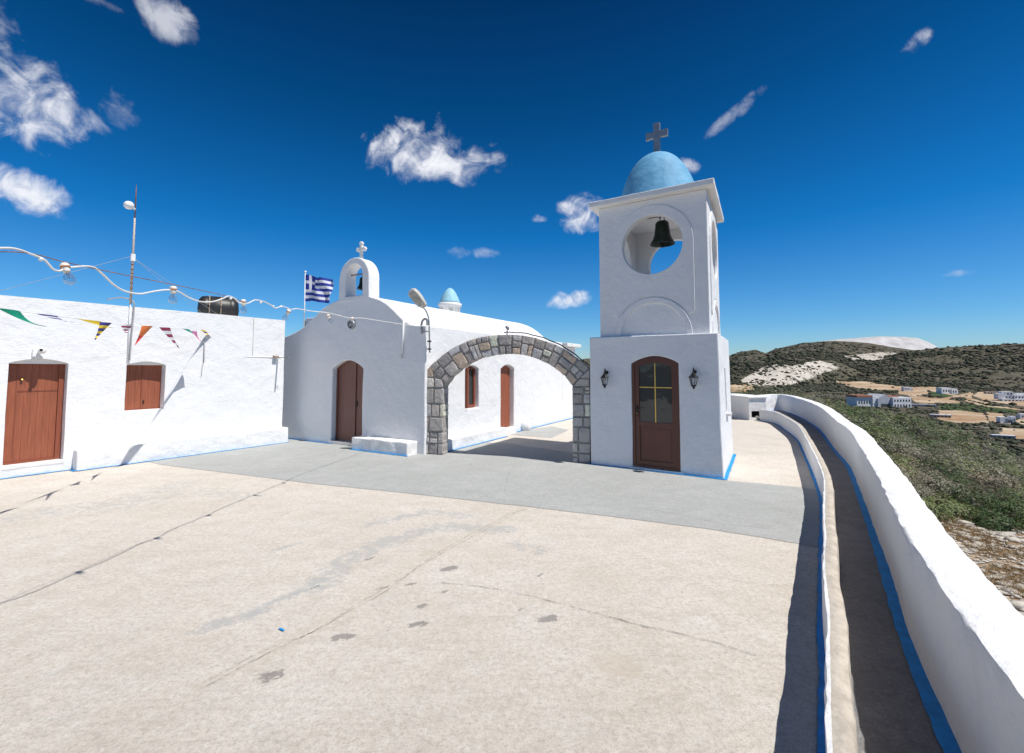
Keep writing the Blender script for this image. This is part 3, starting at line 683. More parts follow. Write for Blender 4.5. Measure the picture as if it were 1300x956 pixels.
def bell(parent, x, y, z, s, name='bell'):
    mb = MB(); pr = [(0.001, 0.0), (0.10, -0.01), (0.13, -0.05), (0.14, -0.16), (0.155, -0.28), (0.19, -0.38), (0.235, -0.45), (0.24, -0.475), (0.215, -0.475), (0.17, -0.40), (0.13, -0.30), (0.11, -0.1), (0.001, -0.03)]
    mb.lathe([(r*s, q*s) for r, q in pr], 28, (x, y, z)); o = mb.build(name, M['bronze'], parent)
    c = MB(); c.tube([(x-.04*s, y, z-.01*s), (x-.045*s, y, z+.08*s), (x, y, z+.11*s), (x+.045*s, y, z+.08*s), (x+.04*s, y, z-.01*s)], .018*s, 8); c.tube([(x, y, z-.1*s), (x, y, z-.5*s)], [.012*s, .02*s], 8); c.lathe([(0.001, -.045*s), (.03*s, -.03*s), (.04*s, 0), (.03*s, .03*s), (.001, .045*s)], 12, (x, y, z-.50*s)); c.build('clapper', M['black_iron'], o)
    return o
cb = CH.root('chapel_bell', 2.50, -0.17, 4.14, 'small dark bell hanging inside the bell gable of the chapel', 'bell')
bell(cb, 0, 0, -0.03, 0.62)
b = MB(); b.tube([(-0.45, 0, 0.06), (0.16, 0, 0.06)], .016); b.build('hanging_bar', M['rust'], cb)
# blue foot line
ribbon([Vector((1.80, -.01, 0)), Vector((-0.3, -.01, 0))][::-1], 0.05, -0.02, 0.012, 'painted_border', M['blue'], ch, 0.012)
ribbon([Vector((4.655, 0.3, 0)), Vector((4.655, 8.8, 0))], 0.05, -0.02, 0.012, 'painted_border', M['blue'], ch, 0.012)
ribbon([Vector((4.86, 0.5, 0)), Vector((4.86, 3.2, 0))], 0.05, -0.02, 0.0125, 'painted_border', M['blue'], ch, 0.012)
# side bench + step, boulder
b = MB(); b.box((4.5, 0.45, -0.05), (4.86, 3.15, 0.26)); o = b.build('side_bench', M['white_rough'], ch); bevel(o, .03, 3); rough_up(o, .015, 1.7, .16)
b = MB(); b.box((4.45, 3.2, -0.05), (4.72, 4.0, 0.15)); o = b.build('door_step', M['white_rough'], ch); bevel(o, .02, 2); rough_up(o, .01, 1.7, .16)
b = MB(); b.lathe([(0.001, -.2), (.15, -.1), (.19, .02), (.16, .15), (.08, .21), (0.001, .23)], 14, (4.70, 4.55, 0.1)); o = b.build('buttress_stone', M['white_rough'], ch); rough_up(o, .03, 3, .1)
# side window and door leaves
b = MB(); b.box((4.47, 1.53, 0.87), (4.53, 2.12, 0.94)); b.box((4.47, 1.53, 1.84), (4.53, 2.12, 1.90)); b.box((4.47, 1.53, .94), (4.53, 1.60, 1.84)); b.box((4.47, 2.05, .94), (4.53, 2.12, 1.84)); b.box((4.48, 1.80, .94), (4.52, 1.85, 1.84)); wf = b.build('window', M['wood_red_frame'], ch)
b = MB(); b.box((4.485, 1.6, .94), (4.495, 2.05, 1.84)); b.build('pane', M['pane'], wf)
b = MB(); b.box((4.52, 1.54, .88), (4.70, 1.57, 1.88)); b.box((4.52, 1.54, .88), (4.58, 1.60, 1.88)); b.build('open_shutter', M['wood_red'], wf)
mbd = MB()
for i in range(7): mbd.box((4.46, 3.24+i*.103+.002, .17), (4.50, 3.24+(i+1)*.103-.002, 1.93))
sd = mbd.build('door', M['wood_red'], ch); b = MB(); b.lathe([(0.001, 0), (.02, .01), (.02, .03), (.001, .035)], 10, (4.505, 3.42, 1.0), T=Matrix.Rotation(R(90), 3, 'Y')); b.build('door_knob', M['gold'], sd)
# bench in front of the chapel
be = CH.root('masonry_bench', 3.62, 0.16, 0, 'worn low white masonry bench against the chapel front beside its door', 'bench')
b = MB(); b.box((-0.85, -0.17, -0.03), (0.85, 0.155, 0.285)); o = b.build('seat_block', M['white_old'], be); bevel(o, .03, 3); rough_up(o, .022, 2.6, .09)
ribbon([Vector((-.86, -.175, 0)), Vector((.86, -.175, 0))], 0.05, -0.02, 0.012, 'painted_border', M['blue'], be, 0.014)
# round bulkhead lamp on chapel front
rl = CH.root('bulkhead_lamp', 2.33, 0.0, 2.93, 'round grey bulkhead lamp under the bell gable on the chapel front', 'lamp')
b = MB(); T = Matrix.Rotation(R(90), 3, 'X'); b.lathe([(0.001, 0), (.115, 0.0), (.12, .03), (.10, .05), (.085, .05), (.08, .03), (.001, .03)], 24, (0, 0, 0), T=T); b.build('rim', M['grey_metal'], rl)
b = MB(); b.lathe([(.075, .03), (.07, .06), (.04, .08), (.001, .085)], 20, (0, 0, 0), T=T); b.build('lens', M['frost'], rl)
b = MB(); b.tube([(0, -.095*math.cos(a), 0) if False else (.075*math.sin(a), -.065-.02*math.cos(a), .075*math.cos(a)) for a in [i*PI/8 for i in range(-4, 13)]], .006, 6); b.build('guard', M['black_iron'], rl)
# white pipe on the chapel
wp = CH.root('white_tube', 4.0, 0.03, 2.12, 'slim white tube fixed upright on the right half of the chapel front', 'pipe')
b = MB(); b.tube([(0, 0, 0.06), (0.03, 0, 0.82)], .019, 10); b.build('tube', M['pipe_white'], wp); b = MB(); b.tube([(0, 0, -.03), (0, 0, 0.06)], .014, 8); b.build('cap', M['grey_metal'], wp)
# street lamp head on bent arm at the corner
sl = CH.root('street_lamp', 4.65, 0.0, 2.2, 'street lamp head on a bent pipe arm at the right corner of the chapel', 'lamp')
b = MB(); b.tube(catmull([(0.10, 0.02, 0.0), (0.10, 0.0, .45), (0.10, -0.02, .72), (0.07, -0.06, .88), (0.03, -0.12, .98)], 5), .017, 8); b.build('arm', M['grey_metal'], sl)
b = MB(); b.tube(catmull([(-0.10, 0.0, 0.42), (-0.10, -.03, .62), (-0.04, -.03, .73), (0.05, -.03, .72), (.07, -.03, .60)], 5), .026, 8); b.tube([(-.12, -.02, .46), (.14, -.02, .47)], .012, 6); b.build('bracket', M['grey_metal'], sl)
for q, zz in ((0.10, .25), (0.10, .08)):
    b = MB(); b.box((q-.03, -.03, zz-.015), (q+.03, .04, zz+.015)); b.build('clamp', M['black_iron'], sl)
hT = Matrix.Translation((-0.07, -0.18, 1.17)) @ Matrix.Scale(.82, 4) @ Matrix.Rotation(R(-28), 4, 'Y') @ Matrix.Rotation(R(32), 4, 'X')
b = MB(); L = []
for (w_, d_, zz) in ((.07, .05, -.28), (.10, .075, -.22), (.135, .085, -.05), (.15, .085, .12), (.13, .07, .25), (.07, .04, .31)):
    L.append([hT @ Vector((w_*math.copysign(abs(math.cos(a))**.6, math.cos(a)), d_*math.copysign(abs(math.sin(a))**.6, math.sin(a)), zz)) for a in [i*2*PI/20 for i in range(20)]])
vs = [p for l in L for p in l]; fs = [(i*20+k, i*20+(k+1) % 20, (i+1)*20+(k+1) % 20, (i+1)*20+k) for i in range(5) for k in range(20)]+[tuple(range(19, -1, -1)), tuple(100+k for k in range(20))]
b.add(vs, fs, 0, True); hs = b.build('lamp_head', M['lamp_shell'], sl)
b = MB(); b.box((-.115, -.10, -.18), (.115, -.075, .24), T=hT); o = b.build('diffuser', M['frost'], hs); bevel(o, .01)
# cupola on the roof
p0 = at(571, 399, 14.6)
cu = empty('roof_cupola', (p0.x, p0.y, 3.3), R(-29), 'small round white cupola with pale blue cone on the chapel roof', 'cupola')
z0 = p0.z-3.3; b = MB(); b.lathe([(.33, -.15), (.33, z0+.24), (.37, z0+.25), (.375, z0+.33), (.33, z0+.35), (.001, z0+.36)], 32); dro = b.build('drum', M['white_roof'], cu)
cs = []
for k in range(6):
    a = k*PI/3+R(12); T = Matrix.Rotation(a, 4, 'Z'); c = MB(); c.box((.24, -.055, z0-.02), (.5, .055, z0+.18), T=T); cs.append(tmp(c))
cut(dro, cs)
b = MB(); b.lathe([(.235, z0-.05), (.235, z0+.2)], 20); b.build('dark_core', M['dark_void'], cu)
b = MB(); b.lathe([(.335, z0+.335), (.31, z0+.42), (.26, z0+.55), (.18, z0+.70), (.10, z0+.80), (.04, z0+.84), (.001, z0+.845)], 28); b.build('cone', M['dome_pale'], cu)

# flag
p0 = at(386, 410, 13.1); ptop = at(385.5, 346, 13.1)
fl = empty('greek_flag', (p0.x, p0.y, p0.z-0.4), R(-20), 'blue and white striped flag with a cross waving on a pole behind the chapel', 'flag')
hh = ptop.z-p0.z+0.4; b = MB(); b.tube([(0, 0, 0), (0, 0, hh)], .016, 8); b.build('pole', M['pipe_white'], fl); b = MB(); b.lathe([(.001, -.04), (.03, -.02), (.035, 0), (.03, .02), (.001, .035)], 12, (0, 0, hh+.02)); b.build('finial', M['pipe_white'], fl)
NX_, NZ_ = 54, 36; FW, FH = 0.98, 0.78; b = MB(); vs = []
for j in range(NZ_+1):
    for i in range(NX_+1):
        x = i/NX_; z = j/NZ_
        sag = -0.20*x**1.6-0.10*x*math.sin(3.5*x)*z; wv = 0.09*x**.7*math.sin(9.5*x-2.0*z+.5)+0.04*math.sin(17*x+5*z)*x
        vs.append((x*FW*(0.94-0.05*z*x), wv*1.3, hh-.06-FH*(1-z)*(1-0.12*x)+sag+0.03*math.sin(8*x+z*2)*x))
fs = []; mi = []
for j in range(NZ_):
    for i in range(NX_):
        a = j*(NX_+1)+i; fs.append((a, a+1, a+NX_+2, a+NX_+1)); st = (NZ_-1-j)//4; blue = st % 2 == 0
        if i < 20 and j >= NZ_-20:
            jj = NZ_-1-j; blue = not (8 <= i < 12 or 8 <= jj < 12)
        mi.append(0 if blue else 1)
b.v = vs; b.f = [list(f) for f in fs]; b.m = mi; b.sm = [True]*len(fs); b.build('cloth', [M['f_blue'], M['f_white']], fl)

# ================================================================== STONE ARCH
AR = Frame((-1.93, 10.145), math.degrees(math.atan2(9.08-10.11, 1.5+1.98)))
ar = AR.root('stone_arch', 0, 0, 0, 'grey rubble stone archway joining the chapel and the bell tower', 'archway')
AT = 0.30
outC = [Vector((x, z, 0)) for x, z in ((0.0, 1.82), (.22, 2.0), (.5, 2.22), (.97, 2.45), (1.4, 2.55), (1.85, 2.585), (2.3, 2.55), (2.72, 2.43), (3.05, 2.28), (3.29, 2.12), (3.62, 1.86))]
inC = [Vector((x, z, 0)) for x, z in ((0.47, 1.44), (.56, 1.58), (.73, 1.76), (1.14, 2.01), (1.5, 2.12), (1.9, 2.15), (2.3, 2.11), (2.68, 1.98), (2.95, 1.82), (3.12, 1.68), (3.25, 1.50))]
def samp(C, t):
    c = samp.cache.setdefault(id(C), catmull(C, 10)); L = [0]
    for a, b in zip(c[:-1], c[1:]): L.append(L[-1]+(b-a).length)
    s_ = t*L[-1]
    for i in range(len(c)-1):
        if s_ <= L[i+1]+1e-9: return c[i].lerp(c[i+1], (s_-L[i])/max(L[i+1]-L[i], 1e-9))
    return c[-1]
samp.cache = {}
def ringP(t, r): a = samp(inC, t); b_ = samp(outC, t); q = a.lerp(b_, r); return (q.x, q.y)
core = MB(); K = 40
def rect_prism(mb, quad, y0, y1, mi=0): mb.prism(quad, y0, y1, mi)
core.box((0.02, 0.03, -0.05), (0.455, AT-.03, 1.46)); core.box((3.265, 0.03, -0.05), (3.60, AT-.03, 1.52))
core.prism([(0.02, 1.46), (0.455, 1.46), (0.25, 1.80), (0.02, 1.80)], .031, AT-.031)
for i in range(K):
    a, b_ = i/K, (i+1)/K; q = [ringP(a, .04), ringP(b_, .04), ringP(b_, .96), ringP(a, .96)]; core.prism(q, .03, AT-.03)
# stones
SV = []; SF = []; SC = []
tones = [(2.1*t_[0], 2.02*t_[1], 1.92*t_[2]) for t_ in [(0.27, 0.255, 0.245), (0.22, 0.21, 0.205), (0.30, 0.29, 0.28), (0.25, 0.225, 0.21), (0.34, 0.33, 0.30), (0.20, 0.19, 0.19), (0.38, 0.39, 0.32), (0.33, 0.26, 0.20), (0.28, 0.28, 0.29)]]
def stone(quad, y0, y1, prot=0.02):
    """irregular block: quad in (x,z); bevelled front and back"""
    cx = sum(p[0] for p in quad)/4; cz = sum(p[1] for p in quad)/4; g = 0.009
    out = []
    for k in range(4):
        a = quad[k]; b_ = quad[(k+1) % 4]
        for t in (0.06, 0.5, 0.94):
            x = a[0]+(b_[0]-a[0])*t; z = a[1]+(b_[1]-a[1])*t
            d = math.hypot(x-cx, z-cz); m_ = g+random.uniform(0, .012)+(0.008 if t != .5 else 0)
            out.append((x-(x-cx)/d*m_, z-(z-cz)/d*m_))
    n = len(out); o = len(SV); c = random.choices(tones, [3, 3, 4, 4, 3.5, 3, 1.4, 2.0, 3])[0]; f_ = random.uniform(.78, 1.25); c = tuple(x*f_ for x in c)
    pr = prot*random.uniform(.5, 1.3)
    rings = [(y0+.05, 1.0, 0), (y0-pr*.2, 1.0, 0), (y0-pr*.8, .965, 0), (y0-pr, .88, 0), (y0-pr*1.1, .45, 1)]
    for y, s_, _ in rings+[(y1+pr*1.1, .45, 1), (y1+pr, .88, 0), (y1+pr*.2, 1.0, 0)][::1]:
        for x, z in out: SV.append((cx+(x-cx)*s_, y+random.uniform(-.003, .003), cz+(z-cz)*s_)); SC.append(c)
    order = [7, 0, 1, 2, 3, 4]  # back ring .. front
    seq = [5, 6, 7, 0, 1, 2, 3, 4]
    for a, b_ in zip(seq[:-1], seq[1:]):
        for k in range(n): SF.append((o+a*n+k, o+a*n+(k+1) % n, o+b_*n+(k+1) % n, o+b_*n+k))
    for rr in (5, 4):
        for k in range(0, n, 1):
            pass
    SV.append((cx, y0-pr*1.1, cz)); SC.append(c); SV.append((cx, y1+pr*1.1, cz)); SC.append(c); ci = len(SV)-2
    for k in range(n): SF.append((o+4*n+k, o+4*n+(k+1) % n, ci, ci)); SF.append((o+5*n+(k+1) % n, o+5*n+k, ci+1, ci+1))
def pillar(x0, x1, ztop):
    z = 0.0
    while z < ztop-.06:
        h = random.uniform(.19, .32); h = ztop-z if ztop-z-h < .13 else h; w_ = x1-x0
        if w_ > .42: cutx = sorted([x0+w_*random.uniform(.25, .38)] + ([x0+w_*random.uniform(.68, .82)] if random.random() < .75 else [])) if random.random() < .8 else [x0+w_*random.uniform(.45, .62), ]
        else: cutx = [x0+w_*random.choice([.33, .68, .6])]
        xs = [x0]+cutx+[x1]
        for a, b_ in zip(xs[:-1], xs[1:]):
            if random.random() < .22 and b_-a < .25:
                zm = z+h*random.uniform(.4, .6); stone([(a, z), (b_, z), (b_, zm), (a, zm)], .02, AT-.02); stone([(a, zm), (b_, zm), (b_, z+h), (a, z+h)], .02, AT-.02)
            else: stone([(a, z), (b_, z), (b_, z+h), (a, z+h)], .02, AT-.02)
        z += h
pillar(0.0, 0.47, 1.44); pillar(3.25, 3.62, 1.50)
stone([(0.0, 1.44), (.25, 1.44), (.23, 1.66), (0.0, 1.66)], .02, AT-.02); stone([(0.0, 1.66), (.23, 1.66), (.18, 1.93), (0.0, 1.80)], .02, AT-.02); stone([(.25, 1.44), (.47, 1.44), (.44, 1.62), (.24, 1.66)], .02, AT-.02)
stone([(3.27, 1.50), (3.62, 1.50), (3.62, 1.66), (3.40, 1.66)], .02, AT-.02); stone([(3.40, 1.66), (3.62, 1.66), (3.62, 1.86), (3.58, 1.84)], .02, AT-.02)
core.prism([(3.27, 1.51), (3.60, 1.51), (3.60, 1.83), (3.56, 1.80)], .031, AT-.031)
t = 0.03
while t < 0.985:
    dt = random.uniform(.045, .085); dt = 1-t if 1-t-dt < .03 else dt
    k = random.random(); e = random.uniform(-.008, .008)
    if k < .45: rs = [0, random.uniform(.38, .62), 1]
    elif k < .75: rs = [0, random.uniform(.28, .36), random.uniform(.62, .72), 1]
    else: rs = [0, random.uniform(.65, .8), 1]
    for a, b_ in zip(rs[:-1], rs[1:]):
        if random.random() < .3 and dt > .055:
            tm = t+dt*random.uniform(.4, .6)
            for u0, u1 in ((t, tm), (tm, t+dt)): stone([ringP(u0, a), ringP(u1, a), ringP(u1, b_), ringP(u0, b_)], .02, AT-.02)
        else: stone([ringP(t, a), ringP(t+dt, a), ringP(t+dt, b_), ringP(t, b_)], .02, AT-.02)
    t += dt
core.build('mortar', M['mortar'], ar)
me = bpy.data.meshes.new('stonework'); me.from_pydata(SV, [], [f if f[2] != f[3] else f[:3] for f in SF])
a_ = me.color_attributes.new('tone', 'FLOAT_COLOR', 'POINT'); a_.data.foreach_set('color', np.hstack([np.array(SC), np.ones((len(SC), 1))]).astype(np.float32).ravel())
bm = bmesh.new(); bm.from_mesh(me); bmesh.ops.recalc_face_normals(bm, faces=bm.faces); bm.to_mesh(me); bm.free()
mobj('stonework', me, M['stone'], ar)
cbl = MB(); cc_ = [ringP(t_, 1.0) for t_ in [0.50+i*.5/16 for i in range(17)]]
cbl.tube([(x, .10+.02*math.sin(i*1.3), z+.035+.008*math.sin(i*2.1)) for i, (x, z) in enumerate(cc_)], .013, 6)
ac = AR.root('arch_cable', 0, 0, 0, 'black cable lying along the right half of the stone arch top', 'cable'); cbl.build('cable', M['cable_dark'], ac)
al = AR.root('arch_spotlight', 1.88, 0.02, 2.60, 'tiny grey spotlight standing on the crown of the stone arch', 'lamp')
b = MB(); b.tube([(0, .1, -.03), (0, .1, .07)], .012); b.build('stem', M['black_iron'], al); b = MB(); b.lathe([(.001, 0), (.028, .0), (.04, .09), (.035, .1), (.001, .1)], 14, (.02, .12, .09), T=Matrix.Rotation(R(70), 3, 'X')); b.build('lamp_head', M['grey_metal'], al)

# ================================================================== BELL TOWER
TW = Frame((1.53, 9.09), -31.5)
tw = TW.root('bell_tower', 0, 0, 0, 'white bell tower with blue dome, round openings and brown glazed door', 'tower')
b = MB(); W_ = 2.36; D_ = 2.45
vs = [(0, 0, -.1), (W_+.01, 0, -.1), (2.25, 2.56, -.1), (-.1, 2.56, -.1), (0, 0.0, 2.47), (W_-.02, 0, 2.47), (2.22, 2.5, 2.47), (-.1, 2.5, 2.47)]
b.add(vs, [(0, 3, 2, 1), (4, 5, 6, 7), (0, 1, 5, 4), (1, 2, 6, 5), (2, 3, 7, 6), (3, 0, 4, 7)]); base = b.build('lower_wall', M['white'], tw)
c = MB(); c.prism(seg_arch(.83, 1.68, 0.045, 1.95, 2.085, 14), -.2, 0.09)
c2 = MB(); c2.box((2.12, 1.15, 1.0), (2.7, 1.45, 1.85))
cut(base, [tmp(c), tmp(c2)]); bevel(base, .018, 2, 50); rough_up(base, .009, 1.5, .22)
b = MB(); b.box((2.11, 1.15, 1.0), (2.13, 1.45, 1.85)); b.build('side_pane', M['pane'], tw); b = MB(); b.box((2.2, 1.12, .955), (2.37, 1.48, .995)); b.build('side_sill', M['marble'], tw)
# upper belfry: outer shell
ux0, ux1, uy0, uy1, uz0, uz1 = .18, 2.20, .12, 2.22, 2.44, 5.06
b = MB(); b.box((ux0, uy0, uz0), (ux1, uy1, uz1)); b.v = [(x-.10 if (x > 1 and y > 1) else x-(.06 if y > 1 else 0), y, z) for x, y, z in b.v]; up = b.build('belfry', M['white'], tw)
c = MB(); c.box((ux0+.16, uy0+.16, 3.35), (ux1-.26, uy1-.16, 4.98))
cz = 4.19; cx = 1.215; cr = .565
c2 = MB(); c2.prism([(cx+cr*math.cos(a), cz+cr*math.sin(a)) for a in [i*2*PI/56 for i in range(56)]], -.2, 3)
c3 = MB(); cyc = (uy0+uy1)/2; n = 56; pts = [(cyc+cr*math.cos(a), cz+cr*math.sin(a)) for a in [i*2*PI/n for i in range(n)]]
c3.add([(-.2, y, z) for y, z in pts]+[(3, y, z) for y, z in pts], [tuple(range(n)), tuple(range(2*n-1, n-1, -1))]+[(i, i+n, (i+1) % n+n, (i+1) % n) for i in range(n)])
cut(up, [tmp(c), tmp(c2), tmp(c3)]); bevel(up, .012, 2, 50)
# low relief plates on the front and right faces
def relief(T):
    mb = MB(); t_ = .022; w = ux1-ux0; rx = .75
    c0 = w/2+.025
    out = []
    # arched plate outline with hole and lunette cut: build as strips left/right of the openings
    n = 48; O = []; I = []
    for i in range(n+1):
        a = R(-90)+2*PI*i/n
        ca, sa = math.cos(a), math.sin(a)
        if sa >= 0: q = (rx*ca, rx*sa)
        else:
            q_ = rx/max(abs(ca), 1e-6); qd = 1.60/max(-sa, 1e-6); k_ = min(q_, qd); q = (k_*ca, k_*sa)
        O.append((c0+q[0], cz+q[1])); I.append((c0+(cr+.0)*ca, cz+(cr+.0)*sa))
    # clamp lower points to the lunette circle (centre z=2.44, r=.76)
    O2 = []
    for x, z in O:
        dx = x-c0; lim = 2.46+math.sqrt(max(.76**2-dx*dx, 0)) if abs(dx) < .76 else 2.46
        if z < cz-.3: z = max(z, lim+.0)
        O2.append((x, z))
    vs = [T(x, -t_, z) for x, z in O2]+[T(x, -t_, z) for x, z in I]+[T(x, .02, z) for x, z in O2]+[T(x, .02, z) for x, z in I]; m = n+1; fs = []
    for i in range(n): fs += [(i, i+1, m+i+1, m+i), (i, 2*m+i, 2*m+i+1, i+1), (m+i, m+i+1, 3*m+i+1, 3*m+i)]
    mb.add(vs, fs)
    # lunette: ring plus slightly raised centre
    for (r0, r1, tt) in ((.60, .70, .034),):
        k = 32; A = [(c0+r1*math.cos(PI*i/k), 2.47+r1*math.sin(PI*i/k)*1.02) for i in range(k+1)]; B = [(c0+r0*math.cos(PI*i/k), 2.47+r0*math.sin(PI*i/k)*1.02) for i in range(k+1)]
        vs = [T(x, -tt, z) for x, z in A]+[T(x, -tt, z) for x, z in B]+[T(x, .02, z) for x, z in A]+[T(x, .02, z) for x, z in B]; m = k+1; fs = []
        for i in range(k): fs += [(i, i+1, m+i+1, m+i), (i, 2*m+i, 2*m+i+1, i+1), (m+i, m+i+1, 3*m+i+1, 3*m+i)]
        mb.add(vs, fs)
    return mb
mb = relief(lambda x, y, z: (ux0+x, uy0+y, z)); o = mb.build('relief_moulding', M['white'], tw); bevel(o, .006, 1, 50)
mb = relief(lambda x, y, z: (ux1-y-.10*x/2.1, uy0+x, z)); o = mb.build('relief_moulding', M['white'], tw); bevel(o, .006, 1, 50)
b = MB(); b.box((.03, -.04, 5.063), (2.345, 2.37, 5.175)); b.v = [(x-.13 if y > 1 else x, y, z) for x, y, z in b.v]; o = b.build('cornice', M['white_rough'], tw); bevel(o, .015, 2); rough_up(o, .008, 2, .2)
dc = (1.10, 1.16)
pr = [(.82, 5.17), (.80, 5.32), (.745, 5.54), (.66, 5.80), (.55, 6.03), (.42, 6.20), (.27, 6.32), (.13, 6.375), (.001, 6.39)]
b = MB(); prf = [(p.x, p.y) for p in catmull([Vector((r, z, 0)) for r, z in pr], 4)]; b.lathe(prf, 56, (dc[0], dc[1], 0)); o = b.build('dome', M['dome'], tw); rough_up(o, .008, 2, .1)
for f_ in o.data.polygons: f_.use_smooth = True
cross3('cross', tw, dc[0]+.0, dc[1], 6.36, 0.70, 0.45, 0.066, M['grey_metal'])
bt = TW.root('tower_bell', 1.30, -0.62, 4.86, 'large dark green bronze bell hanging in the round opening of the bell tower', 'bell')
bell(bt, 0, 0, -0.10, 0.98)
b = MB(); b.tube([(-.95, 0, .02), (.75, 0, .02)], .03); b.build('hanging_bar', M['rust'], bt)
# blue foot line
ribbon([Vector((-.02, -.01, 0)), Vector((W_+.06, -.01, 0))], 0.06, -0.02, 0.012, 'painted_border', M['blue'], tw, 0.012)
ribbon([Vector((W_+.02, -.05, 0)), Vector((2.26, 2.56, 0))], 0.05, -0.02, 0.0125, 'painted_border', M['blue'], tw, 0.012)
# door
hd2 = lambda x: 1.95+0.13*max(0, math.sin(PI*(1.68-x)/.85))**0.9
td = arch_frame(.885, 1.625, .09, .075, .03, .075, top=lambda x: hd2(x)-.05).build('door', M['brown_alu'], tw)
b = arch_frame(.832, 1.678, .05, .05, .015, .085, top=lambda x: hd2(x)-.003); b.box((.882, .018, .05), (1.628, .085, .088)); b.build('door_frame', M['brown_alu'], td)
b = MB(); b.box((.96, .034, .09), (1.55, .072, .17)); b.box((.96, .034, .80), (1.55, .072, .87)); b.box((1.0, .048, .22), (1.51, .065, .76)); b.box((.96, .055, .17), (1.55, .070, .80))
b.build('door_panel', M['brown_panel'], td)
k = 14; po = [(.955, .865), (1.555, .865)]+[(1.555-.60*i/k, hd2(1.555-.60*i/k)-.12) for i in range(k+1)]; b = MB(); b.prism(po, .055, .062); b.build('pane', M['pane'], td)
b = MB(); b.box((1.243, .044, .87), (1.262, .0545, 1.955)); b.box((.96, .046, 1.50), (1.55, .0545, 1.517)); b.build('glazing_bar', M['gold'], td)
b = MB(); b.box((.905, .012, .98), (.935, .029, 1.17)); b.tube([(.92, .015, 1.12), (.92, -.03, 1.12), (1.02, -.035, 1.12)], .009); b.build('handle', M['black_iron'], td)
b = MB(); b.lathe([(.001, 0), (.012, .002), (.012, .008), (.001, .01)], 10, (.92, .012, 1.03), T=Matrix.Rotation(R(90), 3, 'X')); b.build('keyhole', M['gold'], td)
b = MB(); b.box((.78, -.03, -.02), (1.73, .10, .044)); o = b.build('door_sill', M['marble'], tw); bevel(o, .005)
# papers stuck inside the glass are seen as two small pale shapes
# wall lanterns
def lantern(s, z, label):
    r = TW.root('wall_lantern', s, 0.0, z, label, 'lantern', 'wall lanterns beside the tower door')
    b = MB(); b.lathe([(.001, 0), (.035, 0), (.035, .015), (.02, .02), (.001, .02)], 16, (0, 0, .12), T=Matrix.Rotation(R(90), 3, 'X'))
    b.tube(catmull([(0, -.01, .10), (0, -.05, .14), (0, -.09, .19), (0, -.125, .17), (0, -.125, .125)], 6), .008, 8)
    b.tube([(0, -.10+.022*math.cos(a), .135+.022*math.sin(a)) for a in [i*2*PI/12 for i in range(10)]], .005, 6); b.build('bracket', M['black_iron'], r)
    c = (0, -.125, 0); b = MB(); b.lathe([(.001, .135), (.014, .125), (.018, .10), (.03, .09), (.055, .055), (.082, .028), (.086, .018), (.06, .018), (.001, .02)], 6, c, smooth=False); b.build('cap', M['black_iron'], r)
    b = MB()
    for k in range(6):
        a = k*PI/3; b.tube([(.068*math.cos(a), -.125+.068*math.sin(a), .02), (.038*math.cos(a), -.125+.038*math.sin(a), -.115)], .0055, 6)
    b.lathe([(.044, -.105), (.046, -.12), (.02, -.145), (.018, -.165), (.008, -.18), (.001, -.182)], 6, c, smooth=False); b.build('cage', M['black_iron'], r)
    b = MB(); b.lathe([(.001, .016), (.060, .016), (.034, -.108), (.001, -.108)], 6, c, smooth=False); b.build('glass', M['frost'], r)
    return r
lantern(.35, 1.66, 'black wall lantern on the tower left of the glazed door'); lantern(1.95, 1.68, 'black wall lantern on the tower right of the glazed door')

# masonry cabinet at the end of the low wall
g0 = gp(951, 533.5); g1 = gp(974.5, 533.5); ang = math.atan2(g1[1]-g0[1], g1[0]-g0[0]); wd = math.hypot(g1[0]-g0[0], g1[1]-g0[1])
cbx = empty('masonry_cabinet', (g0[0], g0[1], 0), ang+R(4), 'squat white masonry cabinet with dark opening where the low wall ends', 'cabinet')
b = MB(); b.box((0, 0, -.05), (wd, 1.75, .78)); o = b.build('body', M['white_old'], cbx)
c = MB(); c.box((.10, -.2, .08), (wd-.07, .4, .32)); cut(o, [tmp(c)]); bevel(o, .012); rough_up(o, .006, 2, .2)
b = MB(); b.box((-.04, -.05, .783), (wd+.02, 1.8, .84)); o = b.build('lid', M['white_old'], cbx); bevel(o, .012)
b = MB(); b.box((.11, .36, .085), (wd-.075, .39, .318)); b.build('dark_recess', M['dark_void'], cbx); b = MB(); b.lathe([(.001, 0), (.05, .0), (.06, .05), (.03, .07), (.001, .07)], 10, (wd*.5, .08, .08)); b.build('stone_inside', M['rocks'], cbx)
p = gp(925, 529); cb2 = empty('masonry_box', (p[0], p[1], 0), ang, 'little white masonry box with dark opening half hidden behind the tower corner', 'box')
b = MB(); b.box((-.6, 0.1, -.05), (.28, .9, .55)); o = b.build('body', M['white_old'], cb2); c = MB(); c.box((.0, -.1, .14), (.22, .5, .36)); cut(o, [tmp(c)]); bevel(o, .01); b = MB(); b.box((.01, .40, .145), (.21, .43, .355)); b.build('dark_recess', M['dark_void'], cb2)

